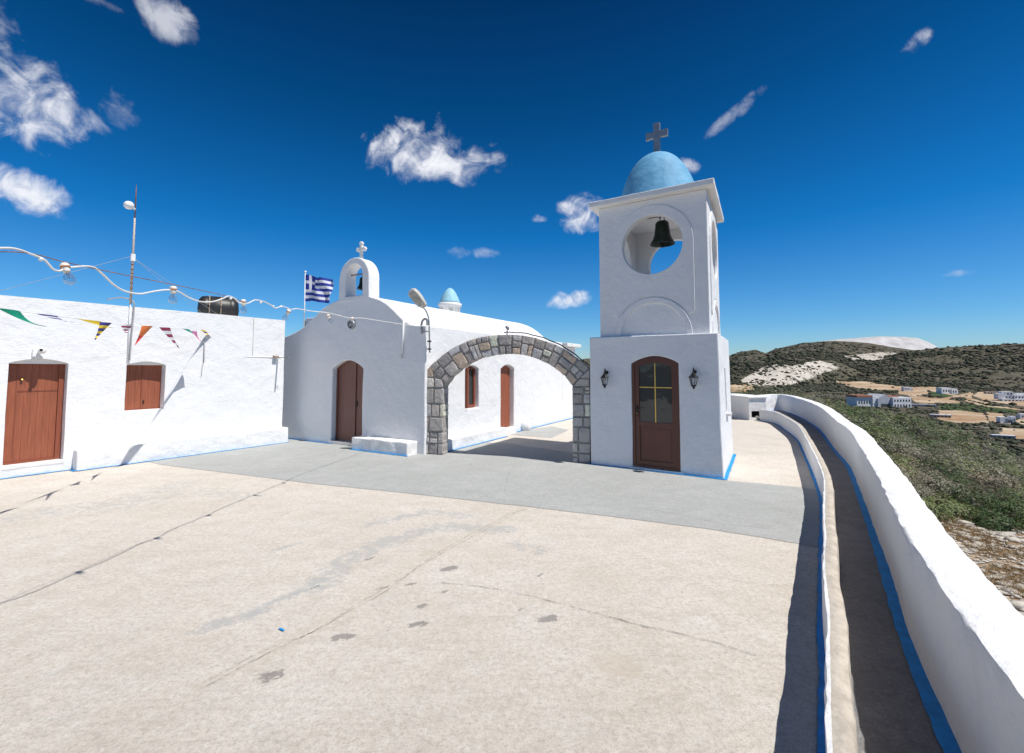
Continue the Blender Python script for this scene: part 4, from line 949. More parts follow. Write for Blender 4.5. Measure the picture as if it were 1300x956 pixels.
# ================================================================== STRING LIGHTS
def sl_pt(u, v):
    us = [-120, 0, 88, 220, 308, 366, 418, 447, 500, 545]; ds = [2.0, 2.45, 2.83, 3.63, 4.46, 5.26, 6.18, 6.89, 8.4, 9.9]
    return at(u, v, float(np.interp(u, us, ds)))
cabpx = [(-120, 330), (-60, 318), (0, 315), (20, 316), (38, 322), (55, 329), (62, 336), (68, 342), (76, 344), (84, 340), (95, 339), (108, 338), (120, 340), (130, 348), (145, 362), (160, 370), (178, 373), (195, 370), (212, 368), (226, 370), (240, 378), (255, 383), (270, 383), (283, 379), (290, 376), (298, 379), (303, 384), (309, 385), (315, 385), (324, 381), (335, 383), (345, 388), (350, 391), (358, 389), (365, 391), (370, 393), (377, 392), (395, 395), (415, 397), (428, 400), (440, 403), (447, 404), (460, 404), (480, 407), (500, 410), (520, 413), (535, 414), (546, 413)]
strl = empty('string_lights', sl_pt(0, 316), 0, 'white cable with bare clear bulbs strung from the upper left to the chapel corner', 'string lights')
off = strl.location.copy()
b = MB(); b.tube([p-off for p in catmull([sl_pt(u, v) for u, v in cabpx], 5)], 0.0062, 8); b.build('cable', M['cable'], strl)
b = MB(); b.tube([p-off for p in catmull([sl_pt(u, v)+Vector((0, .05, 0)) for u, v in ((-60, 317), (20, 318), (75, 331), (150, 347), (210, 359), (280, 374), (308, 384))], 6)], 0.003, 6); b.build('support_wire', M['rust'], strl)
def bulb(u, v, tilt, s=1.0):
    p = sl_pt(u, v)-off; T = Matrix.Rotation(tilt, 3, 'Y')
    h = MB(); h.lathe([(.001, .030), (.018, .028), (.024, .018), (.024, .004), (.018, 0), (.019, -.018), (.017, -.03), (.001, -.031)], 16, p, T=T); so = h.build('socket', M['socket'], strl)
    h = MB(); h.lathe([(.0245, .008), (.0255, .004), (.0245, 0)], 16, p, T=T); h.build('socket_ring', M['socket_ring'], so)
    h = MB(); h.lathe([(.013, -.028), (.015, -.04), (.024, -.055), (.0295, -.072), (.030, -.082), (.026, -.098), (.014, -.109), (.001, -.112)], 20, p, T=T); go = h.build('glass_bulb', M['bulb'], strl)
    h = MB(); h.tube([p+T@Vector((-.004, 0, -.03)), p+T@Vector((-.008, 0, -.065)), p+T@Vector((0, 0, -.07)), p+T@Vector((.008, 0, -.065)), p+T@Vector((.004, 0, -.03))], .0012, 5); h.build('filament', M['rust'], go)
bulb(83, 340, R(-22)); bulb(220, 368, 0); bulb(309, 384, R(-4)); bulb(366, 396, R(28)); bulb(417, 402, R(-24)); bulb(447, 405, R(8))
for u, v in ((52, 329), (293, 379), (331, 384), (347, 389), (357, 389), (502, 411)):
    p = sl_pt(u, v)-off; h = MB(); h.lathe([(.001, -.013), (.010, -.009), (.013, 0), (.010, .009), (.001, .013)], 10, p); h.build('cable_tie', M['pipe_white'], strl)

# ================================================================== BUNTING
A0 = Vector((-6.87, 10.38, 0)); A1 = Vector((-5.45, 5.7, 0)); dA = A1-A0
bu = [(-60, 388), (0, 393), (25, 395.5), (60, 400), (100, 405), (140, 410.5), (170, 415), (200, 416.5), (230, 418), (263, 418)]
def bunt(u, v=None):
    if v is None: v = float(np.interp(u, [p[0] for p in bu], [p[1] for p in bu]))
    r = ray(u, v); k = r[0]/r[1]; t = (k*A0.y-A0.x)/(dA.x-k*dA.y); return at(u, v, A0.y+dA.y*t)
bt_ = empty('bunting', bunt(0), 0, 'string of small coloured pennants stretched in front of the long white house', 'bunting'); off = bt_.location.copy()
b = MB(); b.tube([bunt(u)-off for u in range(-60, 264, 6)], .0014, 5); b.build('string', M['twine'], bt_)
def pennant(px_top0, px_top1, tip, mats, curl=.0, stripes=0, wave=.03):
    """triangular cloth between two points of the string and a tip"""
    a = bunt(*px_top0); c = bunt(*px_top1); t = bunt(*tip); nW = 6; nL = 14; mb = MB(); vs = []; mi = []; fs = []
    nrm = Vector((.83, -.56, 0))
    for j in range(nL+1):
        q = j/nL
        l = a.lerp(t, q); r_ = c.lerp(t, q)
        for i in range(nW+1):
            p = l.lerp(r_, i/nW); p = p+nrm*(wave*math.sin(q*4.0+i*.5)+curl*q*q)+Vector((0, 0, -wave*.6*math.sin(q*PI)))
            vs.append(p-off)
    for j in range(nL):
        for i in range(nW):
            k_ = j*(nW+1)+i; fs.append((k_, k_+1, k_+nW+2, k_+nW+1)); mi.append(((j//2) % 2) if stripes else (1 if (len(mats) > 1 and j > nL*.45) else 0))
    mb.v = [tuple(x) for x in vs]; mb.f = [list(f) for f in fs]; mb.m = mi; mb.sm = [True]*len(fs); mb.build('pennant', mats, bt_)
P_ = lambda *k: [M['p_'+x] for x in k]
pennant((-4, 391), (25, 395), (55, 415), P_('green'), .12, 0, .05)
pennant((45, 398), (72, 401), (91, 410), P_('navy', 'white'), .10, 1, .02)
pennant((98, 404.7), (128, 408), (143, 417), P_('yellow'), .05, 0, .02)
pennant((127, 409), (142, 410), (116, 432), P_('navy', 'yellow'), .15, 1, .03)
pennant((152, 411), (169, 412), (158, 424), P_('white', 'maroon'), .1, 1, .03)
pennant((180, 413.5), (194, 414), (170, 438), P_('orange', 'red'), .05, 0, .02)
pennant((202, 415.5), (216, 416), (226, 442), P_('maroon', 'white'), .05, 1, .02)
pennant((231, 417), (240, 418), (250, 426), P_('teal'), .05, 0, .01)
pennant((243, 420), (250, 421), (252, 434), P_('pink'), .15, 0, .02)
pennant((254, 418.5), (261, 419.5), (271, 432), P_('yellow', 'navy'), .2, 1, .01)
pennant((-40, 386), (-10, 391), (-30, 430), P_('red'), .05, 0, .03)

# ================================================================== TERRAIN
def interp(x, xs, ys): return np.interp(x, xs, ys)
def zpx(v, u, Yf):                                   # height seen at pixel row v for forward distance Yf
    zc = (433-v)/F; return H+Yf*(math.sin(PIT)+zc*math.cos(PIT))/(math.cos(PIT)-zc*math.sin(PIT))
def smooth(t): t = np.clip(t, 0, 1); return t*t*(3-2*t)
_perm = rng.random((256, 256))
def vnoise(x, y):
    xi = np.floor(x).astype(int); yi = np.floor(y).astype(int); fx = x-xi; fy = y-yi; fx = fx*fx*(3-2*fx); fy = fy*fy*(3-2*fy)
    g = lambda a, b: _perm[a % 256, b % 256]
    return (g(xi, yi)*(1-fx)+g(xi+1, yi)*fx)*(1-fy)+(g(xi, yi+1)*(1-fx)+g(xi+1, yi+1)*fx)*fy-.5
def fbm(x, y, s, o=5):
    r = 0; a = 1.0
    for k in range(o): r = r+a*vnoise(x/s*2**k+17*k, y/s*2**k+31*k); a *= .5
    return r
VAL = -30.0
def crest(U):                                        # (distance, height) of the brow of the church hill
    d = interp(U, [-900, 300, 740, 930, 1000, 1060, 1120, 1170, 1230, 1300, 1420, 1800], [30, 32, 40, 46, 44, 40, 36, 33, 28, 24, 20, 16])
    v = interp(U, [-900, 740, 930, 985, 1010, 1060, 1120, 1170, 1230, 1300, 1420, 1800], [500, 500, 496, 492, 495, 508, 519, 527, 552, 575, 640, 700])
    return d, zpx(v, U, d)-.95
def height(x, y):
    """terrain height; x,y numpy arrays"""
    Yf = np.maximum(y, .6); U = 650+F*x/Yf; U = np.where(y < .6, np.where(x > 0, 1800, -900), U); U = np.clip(U, -900, 1800)
    rr = np.hypot(x, y)
    dc_, zc_ = crest(U); zc_ = np.maximum(zc_, -9.0)
    z_in = -.42+(zc_+.42)*smooth((Yf-4)/(dc_-4))
    z = np.where(Yf < dc_, z_in, zc_-(zc_-VAL)*(1-(1-np.clip((Yf-dc_)/150.0, 0, 1))**2))
    z = np.where(y < .6, -.42-.25*np.clip(rr-6, 0, 120), z)
    # valley floor with gentle rise towards the hills
    z = z+np.where(Yf > 240, (Yf-240)*.004, 0)+fbm(x, y, 60, 3)*np.clip((rr-60)/200, 0, 1)*3
    # C: dark hill on the right
    vC = interp(U, [700, 930, 1000, 1040, 1100, 1150, 1200, 1245, 1300, 1400, 1800], [486, 486, 478, 468, 455, 447, 441, 438, 436, 432, 440]); yC = interp(U, [900, 1100, 1300], [1500, 1350, 1250])
    y0C = interp(U, [950, 1080, 1180, 1300, 1800], [820, 720, 640, 600, 600]); zC = zpx(vC, U, yC)
    hC = VAL+1.5+(zC-VAL-1.5)*smooth((Yf-y0C)/(yC-y0C)*.78+.0)/smooth(.78)
    hC = np.where(Yf > yC, zC-(Yf-yC)*.12, hC)
    # D: brown hills behind
    vD = interp(U, [-900, 600, 700, 740, 800, 927, 945, 960, 972, 985, 1020, 1060, 1100, 1130, 1200, 1800], [475, 468, 463, 456, 456, 452, 446, 444, 448.5, 443, 436, 433, 435, 440, 450, 455])
    yD = 2300.0; y0D = interp(U, [900, 1000, 1100], [700, 760, 1000]); zD = zpx(vD, U, yD)
    tD = (Yf-y0D)/(yD-y0D); hD = VAL+1+(zD-VAL-1)*np.clip(tD, 0, 1)**.62
    hD = np.where(Yf > yD, zD-(Yf-yD)*.1, hD); hD = np.where(Yf < y0D, -99, hD); hC = np.where(Yf < y0C, -99, hC)
    # small knoll (the little peak) in front of D
    z2 = np.maximum(z, np.maximum(hC, hD))
    amp = np.clip((Yf-500)/900, 0, 1)
    ridge = np.maximum(0, 1-np.minimum(np.abs(Yf-yC), np.abs(Yf-yD))/500)
    z2 = z2+fbm(x, y, 130, 5)*amp*16*(1-.8*ridge)+(vnoise(x/35, y/35))*amp*5*(1-.7*ridge)
    z2 = z2+fbm(x, y, 3.0, 3)*.12*np.clip((rr-6)/10, 0, 1)
    return z2
def height1(x, y): return float(height(np.array([float(x)]), np.array([float(y)]))[0])
def march(u, v):                                     # surveyed ground point on the terrain seen at a pixel
    r = ray(u, v); Ys = np.concatenate([np.arange(60, 1200, 2.0), np.arange(1200, 3000, 8.0)]); t = Ys/r[1]
    xs = r[0]*t; zs = H+r[2]*t; h = height(xs, Ys); k = np.where(zs < h)[0]
    return (xs[k[0]], Ys[k[0]], float(h[k[0]])) if len(k) else None
# polar grid, fine inside the view
azs = np.concatenate([np.arange(-180, 5, 4.0), np.arange(5, 24, .5), np.arange(24, 52, .085), np.arange(52, 64, .5), np.arange(64, 181, 4.0)])
rs = np.concatenate([np.array([0.0, 2.0, 3.0, 4.0]), np.geomspace(4.6, 60, 110), np.geomspace(61, 240, 60)[1:], np.geomspace(241, 3300, 330), np.array([3600, 4500, 6000, 9000, 15000, 30000])])
AZ, RR = np.meshgrid(np.radians(azs), rs, indexing='ij'); TX = RR*np.sin(AZ); TY = RR*np.cos(AZ)
TZ = height(TX, TY); TZ = np.where(RR > 3400, -45.0, TZ)
inside = (RR < 2.5); TZ = np.where(inside, -.45, TZ)
# keep ground below the terrace where it is inside the parapet
px = np.array([p.x for p in par_c]); py = np.array([p.y for p in par_c]); xr = np.interp(TY, py[:int(np.argmax(py > 20.4))], px[:int(np.argmax(py > 20.4))])
TZ = np.where((TY > -5) & (TY < 24) & (TX < xr+.15), np.minimum(TZ, -.5), TZ)
# land cover from surveyed patches (soil fields, tracks, bare rock, green plots)
UU = 650+F*TX/np.maximum(TY, 1); el = (TZ-H)/np.maximum(TY, 1); zc = (el*math.cos(PIT)-math.sin(PIT))/(math.cos(PIT)+el*math.sin(PIT)); VV = 433-F*zc
cover = np.zeros(TX.shape+(3,))
def patch(px, ch, val=1.0, lo=150, hi=3400, base=None):
    P = np.array(px); ins = np.zeros(TX.shape, bool); j = len(P)-1
    for i in range(len(P)):
        c_ = ((P[i, 1] > VV) != (P[j, 1] > VV)) & (UU < (P[j, 0]-P[i, 0])*(VV-P[i, 1])/(P[j, 1]-P[i, 1]+1e-9)+P[i, 0]); ins ^= c_; j = i
    ins &= (TY > lo) & (TY < hi)
    if val > 0: cover[ins] = 0
    cover[ins, ch] = val
def track(px, w, lo=150, hi=1400):
    P = [p for p in px]; d = seg_dist(UU, VV*3.0, [(a, b*3.0) for a, b in P]); ins = (d < w) & (TY > lo) & (TY < hi); cover[ins] = 0; cover[ins, 1] = 1.0
# white cliff
patch([(936, 484), (950, 476), (968, 466), (985, 462), (1005, 464), (1030, 460), (1058, 461), (1066, 468), (1045, 474), (1030, 480), (1010, 487), (985, 491), (955, 489)], 0, .62, 500)
patch([(940, 482), (960, 474), (978, 466), (992, 464), (998, 474), (1002, 486), (985, 489), (955, 487)], 0, .95, 500)
patch([(1022, 460), (1040, 458), (1054, 461), (1050, 467), (1030, 466)], 0, .9, 500)
patch([(1065, 452), (1100, 450), (1125, 452), (1120, 457), (1085, 458)], 0, .6, 500)
patch([(1085, 450), (1130, 446), (1140, 449), (1110, 454)], 0, .55, 500)
patch([(925, 488), (957, 489), (957, 497), (925, 498)], 1, .9, 100)
patch([(1058, 484), (1100, 484), (1112, 487), (1148, 491), (1140, 495), (1100, 495), (1075, 490)], 1, 1)
patch([(1140, 492), (1186, 491), (1190, 497), (1160, 503), (1138, 500)], 1, 1)
patch([(1150, 502), (1200, 506), (1225, 512), (1205, 514), (1160, 512)], 1, .55)
patch([(1175, 496), (1200, 500), (1210, 505), (1180, 504)], 2, 1)
patch([(1188, 512), (1240, 512), (1285, 518), (1284, 525), (1255, 524), (1215, 521), (1190, 520)], 2, 1)
patch([(1188, 521), (1215, 521), (1246, 525), (1250, 537), (1210, 537), (1185, 532)], 1, .9)
patch([(1240, 497), (1300, 500), (1330, 505), (1330, 520), (1288, 515), (1245, 508), (1232, 502)], 1, .9)
patch([(1248, 523), (1268, 525), (1275, 536), (1300, 528), (1330, 525), (1330, 540), (1270, 538), (1250, 534)], 1, .95)
patch([(1265, 543), (1330, 546), (1330, 565), (1270, 556)], 1, .75)
track([(1185, 508), (1208, 504), (1230, 499), (1226, 506), (1250, 512)], 3.0)
track([(1225, 509), (1245, 515), (1275, 518), (1290, 520), (1330, 521)], 2.6)
track([(1140, 495), (1170, 492), (1200, 500), (1230, 505)], 2.0)
track([(1088, 489), (1120, 495), (1150, 490)], 1.8)
track([(1268, 550), (1290, 556), (1330, 560)], 5)
nearf = np.clip(1-(RR-9)/25, 0, 1)
V = np.stack([TX, TY, TZ], -1).reshape(-1, 3); a_, b__ = TX.shape; I = np.arange(a_*b__).reshape(a_, b__)
Fq = np.stack([I[:-1, :-1], I[:-1, 1:], I[1:, 1:], I[1:, :-1]], -1).reshape(-1, 4)[:, ::-1]
nearc = np.repeat(nearf.reshape(-1, 1), 3, 1)
# drop degenerate centre ring quads
o = rawmesh('terrain', V, Fq, M['terrain'], colr={'cover': cover.reshape(-1, 3), 'near': nearc}, smooth=True); o['kind'] = 'structure'
# ---- far white quarry mountain
us = np.linspace(985, 1200, 120); vt = interp(us, [985, 1040, 1065, 1080, 1100, 1120, 1135, 1150, 1165, 1172, 1180, 1190, 1200], [448, 434, 431, 430, 428.5, 427.3, 427.6, 428, 429.2, 431.5, 434.5, 440, 448])
V = []; nd = 26
for i, u in enumerate(us):
    for k in range(nd):
        Yf = 3500+k*45; zt = zpx(vt[i], u, 4200); t_ = min(1, k/15); zz = -60+(zt+60)*(t_**.8) if k <= 15 else zt-(k-15)*20
        xx = (u-650)/F*Yf*.999; nz = float(fbm(np.array([xx]), np.array([float(Yf)]), 160, 4)[0]); V.append((xx, Yf, zz+nz*26*(1-.85*(t_**4))*(1 if k < 15 else .3)))
I = np.arange(len(us)*nd).reshape(len(us), nd); Fq = np.stack([I[:-1, :-1], I[1:, :-1], I[1:, 1:], I[:-1, 1:]], -1).reshape(-1, 4)
o = rawmesh('far_hill', V, Fq, M['quarry'], smooth=True); o['kind'] = 'structure'

# ------------------------------------------------------------------ scrub on the far hills (low poly mounds)
ico = bmesh.new(); bmesh.ops.create_icosphere(ico, subdivisions=1, radius=1.0); IV = np.array([v.co[:] for v in ico.verts]); IF = np.array([[v.index for v in f.verts] for f in ico.faces]); ico.free()
cand = []; n = 120000
az = np.radians(np.where(rng.random(n) < .08, rng.uniform(6, 24, n), rng.uniform(24, 51, n))); r = np.exp(rng.uniform(np.log(110), np.log(2500), n)); x = r*np.sin(az); y = r*np.cos(az)
cu_ = 650+F*x/y; zz = height(x, y); e_ = (zz-H)/y; zc = (e_*math.cos(PIT)-math.sin(PIT))/(math.cos(PIT)+e_*math.sin(PIT)); vv = 433-F*zc
ai = np.clip(np.searchsorted(np.radians(azs), az), 0, len(azs)-1); ri = np.clip(np.searchsorted(rs, r), 0, len(rs)-1); cv = cover[ai, ri]
dens = np.clip(.55+fbm(x, y, 90, 4)*1.4, .05, 1)
keep = (rng.random(n) < dens*(1-.985*(cv[:, 1] > .4))*(1-.75*(cv[:, 0] > .4))*np.where(cv[:, 2] > .5, 1.0, 1)*np.where(y > 1300, .3, 1)*np.where(y < 600, .28, 1)*np.where((y > 600) & (y < 1300), .85, .7))
x, y, zz, cv, vv, cu_ = x[keep], y[keep], zz[keep], cv[keep], vv[keep], cu_[keep]; m_ = len(x)
rad = np.clip(rng.lognormal(.15, .5, m_), .5, 3.4)*np.clip(y/650, .5, 1.7)
sc3 = np.stack([rad*rng.uniform(.9, 1.5, m_), rad*rng.uniform(.9, 1.4, m_), rad*rng.uniform(.5, .85, m_)], -1)
jit_ = 1+rng.uniform(-.28, .28, (m_, len(IV)))
V = IV[None]*jit_[..., None]*sc3[:, None]+np.stack([x, y, zz+.25*rad], -1)[:, None]
tn = np.array([(.040, .050, .026), (.055, .062, .034), (.075, .078, .048), (.10, .085, .060), (.045, .056, .030)])[rng.integers(0, 5, m_)]*rng.uniform(.8, 1.2, (m_, 1))
C = np.repeat(tn[:, None], len(IV), 1); Fq = (IF[None]+(np.arange(m_)*len(IV))[:, None, None]).reshape(-1, 3)
o = rawmesh('hillside_scrub', V.reshape(-1, 3), Fq, M['scrub'], colr=C.reshape(-1, 3)); tag(o, 'dark green scrub dotted over the distant hills and valley', 'scrub', kind='stuff')

# ------------------------------------------------------------------ shrub cover on the church hill (leaf clumps)
def leaf_cloud(cx, cy, cz, rad, nl, ls, cols_):
    """returns verts, cols for leaves on lumpy mounds; arrays over bushes"""
    nb = len(cx); tot = nb*nl
    th = rng.uniform(0, 2*PI, (nb, nl)); ph = np.arccos(rng.uniform(-.15, 1, (nb, nl)))
    lump = np.zeros((nb, nl))
    for k in range(4):
        fx = rng.integers(1, 5, (nb, 1)); p0 = rng.uniform(0, 6.3, (nb, 1)); lump += .13*np.sin(fx*th+p0)*np.sin(ph*rng.uniform(2, 5, (nb, 1))+p0)
    rr_ = (1+lump)*(1-np.abs(rng.normal(0, .13, (nb, nl))))+(rng.random((nb, nl)) > .94)*.12
    dx = np.sin(ph)*np.cos(th); dy = np.sin(ph)*np.sin(th); dz = np.cos(ph)
    hs_ = rng.uniform(.55, 1.05, (nb, 1))
    P = np.stack([cx[:, None]+dx*rr_*rad[:, None], cy[:, None]+dy*rr_*rad[:, None], cz[:, None]+dz*rr_*rad[:, None]*hs_], -1).reshape(-1, 3)
    nrm = np.stack([dx, dy, dz+.3], -1).reshape(-1, 3)+rng.normal(0, .36, (tot, 3)); nrm /= np.linalg.norm(nrm, axis=1, keepdims=True)
    t = np.cross(nrm, rng.normal(0, 1, (tot, 3))); t /= np.linalg.norm(t, axis=1, keepdims=True)+1e-9; bt__ = np.cross(nrm, t)
    L = ls*rng.uniform(.6, 1.4, (tot, 1)); Wd = L*rng.uniform(.35, .6, (tot, 1))
    V = np.stack([P-t*L, P-bt__*Wd, P+t*L, P+bt__*Wd], 1)
    c = np.repeat(cols_*rng.uniform(.62, 1.25, (nb, 1)), nl, 0)*rng.uniform(.82, 1.2, (tot, 1)); dead = rng.random(tot) > .95; c[dead] = np.array([.20, .15, .09])*rng.uniform(.7, 1.2, (dead.sum(), 1))
    return V, np.repeat(c[:, None], 4, 1)
pal = np.array([(.12, .185, .058), (.18, .235, .08), (.09, .14, .052), (.21, .25, .10), (.27, .26, .19), (.17, .165, .11), (.30, .25, .18)])
VS = []; CS = []
core_pts = []
def par_x(y): return np.interp(y, py[:int(np.argmax(py > 20.4))], px[:int(np.argmax(py > 20.4))])
def scatter(n, Y0, Y1, u0, u1, radr, nl, ls, fill=1.0):
    y = np.sqrt(rng.uniform(Y0**2, Y1**2, n)); u = rng.uniform(u0, u1, n); x = (u-650)/F*y
    rad = np.minimum(rng.uniform(*radr, n), .05*y); d_, _ = crest(u); ok = (x > par_x(y)+.25+radr[1]*.9+np.clip((y-10)*.18, 0, 1.6)) & (y < d_*1.9) & ~((y < 6.6-(u-1250)*.004+fbm(x, y, 1.5, 2)*.8))
    x, y, u, rad = x[ok], y[ok], u[ok], rad[ok]
    od = np.argsort(-rad); sel = []
    for i in od:
        if all((x[i]-x[j])**2+(y[i]-y[j])**2 > ((rad[i]+rad[j])*.74)**2 for j in sel[-900:]): sel.append(i)
    sel = np.array(sel); x, y, u, rad = x[sel], y[sel], u[sel], rad[sel]; z = height(x, y)
    pi__ = np.clip((fbm(x, y, 5, 3)*4+3+rng.normal(0, 1.3, len(x))).astype(int), 0, 6)
    V, C = leaf_cloud(x, y, z+rad*.08, rad, nl, ls, pal[pi__]); VS.append(V.reshape(-1, 3)); CS.append(C.reshape(-1, 3)); core_pts.append((x, y, z, rad))
scatter(420, 5.2, 11, 1060, 1480, (.22, .62), 1900, .019)
scatter(900, 10, 20, 960, 1480, (.32, .95), 1000, .030)
scatter(1500, 19, 42, 900, 1480, (.5, 1.4), 420, .058)
scatter(1500, 38, 120, 900, 1480, (.7, 1.9), 170, .11)
V = np.concatenate(VS); C = np.concatenate(CS); Fq = np.arange(len(V)).reshape(-1, 4)
sh_ = rawmesh('hilltop_shrubs', V, Fq, M['leaf'], colr=C); tag(sh_, 'dense low green shrub cover on the slope beyond the parapet', 'shrubs', kind='stuff')
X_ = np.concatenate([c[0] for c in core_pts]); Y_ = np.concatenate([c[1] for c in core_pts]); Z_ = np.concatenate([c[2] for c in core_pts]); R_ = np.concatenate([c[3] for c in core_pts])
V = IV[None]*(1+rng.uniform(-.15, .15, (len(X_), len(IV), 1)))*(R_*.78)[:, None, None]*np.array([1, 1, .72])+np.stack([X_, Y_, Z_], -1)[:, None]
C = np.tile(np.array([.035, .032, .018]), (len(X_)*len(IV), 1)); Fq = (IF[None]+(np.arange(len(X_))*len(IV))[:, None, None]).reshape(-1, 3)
o = rawmesh('shrub_dark_cores', V.reshape(-1, 3), Fq, M['scrub'], sh_, colr=C)  # opaque mounds inside the leaves, coloured dark as painted inner shade
# stones and dry grass just outside the wall
n = 5200; u = rng.uniform(1180, 1420, n); y = rng.uniform(1.8, 8.5, n); x = (u-650)/F*y; ok = x > par_x(y)+.34; x, y = x[ok], y[ok]; z = height(x, y)
sz = np.clip(rng.lognormal(-4.15, .65, len(x)), .006, .10); V = IV[None]*(1+rng.uniform(-.45, .45, (len(x), len(IV), 1)))*sz[:, None, None]*np.stack([rng.uniform(.8, 2.2, len(x)), rng.uniform(.7, 1.3, len(x)), rng.uniform(.25, .6, len(x))], -1)[:, None]+np.stack([x, y, z+.01], -1)[:, None]
Fq = (IF[None]+(np.arange(len(x))*len(IV))[:, None, None]).reshape(-1, 3); o = rawmesh('loose_stones', V.reshape(-1, 3), Fq, M['rocks']); tag(o, 'pale loose stones scattered on dry ground outside the parapet', 'stones', kind='stuff')
n = 42000; u = rng.uniform(1170, 1430, n); y = rng.uniform(1.8, 7.5, n); x = (u-650)/F*y; ok = (x > par_x(y)+.32) & (fbm(x, y, .8, 3) > -.12); x, y = x[ok], y[ok]; z = height(x, y); m_ = len(x)
a = rng.uniform(0, 2*PI, m_); hgt = rng.uniform(.03, .11, m_); lean = rng.normal(0, .05, (m_, 2)); wv = .003
V = np.stack([np.stack([x-np.cos(a)*wv, y-np.sin(a)*wv, z-.01], -1), np.stack([x+np.cos(a)*wv, y+np.sin(a)*wv, z-.01], -1), np.stack([x+lean[:, 0], y+lean[:, 1], z+hgt], -1)], 1)
cc = np.array([(.34, .24, .11), (.28, .18, .08), (.22, .15, .07)])[rng.integers(0, 3, m_)]
o = rawmesh('dry_grass', V.reshape(-1, 3), np.arange(m_*3).reshape(-1, 3), M['leaf'], colr=np.repeat(cc[:, None], 3, 1).reshape(-1, 3)); tag(o, 'short dry yellow grass on stony ground outside the parapet', 'grass', kind='stuff')

# ------------------------------------------------------------------ houses in the valley
def far_house(name, u, v, wpx, hpx, label, parts, mat_='far_white', rz=0.0, group='white houses in the valley'):
    """parts: boxes in units of the overall width and height: (x0,x1,y0,y1,z0,z1,material)"""
    g_ = march(u, v)
    if g_ is None: return
    k = g_[1]/F; Wd = wpx*k*.86; Hh = hpx*k
    r = empty(name, (g_[0], g_[1], g_[2]-Hh*.10), rz-math.atan2(g_[0], g_[1])*.30, label, 'house', group)
    for (kind, x0, x1, y0, y1, z0, z1, mm) in parts:
        mb = MB()
        if kind == 'gable':
            xm = (x0+x1)/2; mb.prism([(x0*Wd, z0*Hh), (x1*Wd, z0*Hh), (x1*Wd, (z0+(z1-z0)*.7)*Hh), (xm*Wd, z1*Hh), (x0*Wd, (z0+(z1-z0)*.7)*Hh)], y0*Wd, y1*Wd); mb.build('wall', M[mm], r)
        elif kind == 'win':
            n_ = int(y1)  # number of windows in the row
            for i in range(n_):
                a = x0+(x1-x0)*(i+.28)/n_; b_ = x0+(x1-x0)*(i+.72)/n_; q = MB(); q.box((a*Wd, y0*Wd-.12, z0*Hh), (b_*Wd, y0*Wd+.12, z1*Hh)); q.build('window', M[mm], r)
        else:
            mb.box((x0*Wd, y0*Wd, z0*Hh), (x1*Wd, y1*Wd, z1*Hh)); mb.build({'box': 'wall', 'roof': 'roof', 'pergola': 'pergola'}[kind], M[mm], r)
far_house('hotel_building', 1121, 516.5, 74, 19, 'long white hotel like building with two rows of windows just beyond the shrubs',
    [('box', -.5, -.20, .02, .3, 0, .72, 'far_white'), ('roof', -.51, -.19, .0, .31, .725, .86, 'tile'), ('box', -.20, -.10, .0, .3, 0, .80, 'far_white'), ('gable', -.12, .16, -.03, .35, .0, .93, 'far_grey'),
     ('roof', -.06, .12, -.032, -.028, .02, .30, 'far_win'), ('box', .14, .5, -.08, .22, -.1, .74, 'far_white'), ('roof', .10, .33, .0, .2, .745, .82, 'tile'),
     ('win', .15, .49, -.08, 6, .46, .60, 'far_win'), ('win', .15, .49, -.08, 6, .12, .28, 'far_win'), ('win', -.48, -.22, .02, 5, .30, .5, 'far_win')], rz=R(12))
far_house('flat_roofed_house', 1153.5, 496.5, 12, 6.5, 'tiny grey white cube house above the long hotel building', [('box', -.5, .2, 0, .5, 0, .9, 'far_white'), ('box', .2, .5, .1, .5, 0, .7, 'far_grey'), ('win', -.45, .15, 0, 3, .35, .65, 'far_win')])
far_house('flat_roofed_house', 1206.5, 500, 24, 8.5, 'white cube house with dark windows standing alone at the foot of the dark hill', [('box', -.5, .05, 0, .4, 0, 1, 'far_white'), ('box', .05, .38, -.05, .4, 0, .85, 'far_white'), ('box', .38, .5, .05, .3, 0, .55, 'far_white'), ('win', -.45, 0, 0, 3, .4, .7, 'far_win'), ('win', .08, .36, -.05, 2, .3, .6, 'far_win')], rz=R(10))
far_house('flat_roofed_house', 1259, 500.5, 13, 4, 'low tan flat house beside the track at the foot of the hill', [('box', -.5, .5, 0, .4, 0, .9, 'far_tan'), ('win', -.4, .4, 0, 3, .2, .6, 'far_win')], group='low houses in the valley')
far_house('villa', 1285, 509.5, 30, 13, 'stepped white villa with arches and terraces at the right edge of the photo', [('box', -.5, -.18, 0, .4, .25, .8, 'far_white'), ('box', -.3, .12, .1, .5, 0, 1, 'far_white'), ('box', .12, .5, .0, .4, .0, .68, 'far_white'), ('box', .3, .8, .15, .5, 0, .85, 'far_white'), ('box', -.4, .5, -.12, .0, .0, .3, 'far_white'), ('win', -.28, .1, .1, 3, .72, .88, 'far_win'), ('win', -.25, .45, 0, 6, .38, .56, 'far_win'), ('win', -.35, .45, -.12, 6, .08, .22, 'far_win')], rz=R(-8))
far_house('villa', 1280, 537.5, 19, 11, 'white house complex with bluish shaded porches below the villa', [('box', -.5, -.1, 0, .4, .1, .8, 'far_white'), ('box', -.1, .25, -.1, .3, 0, .7, 'far_grey'), ('box', .2, .5, .0, .4, .0, .9, 'far_white'), ('win', -.08, .22, -.1, 3, .2, .5, 'far_win'), ('win', .22, .48, 0, 2, .4, .65, 'far_win')])  # porch shade is put into the middle block's bluish grey colour
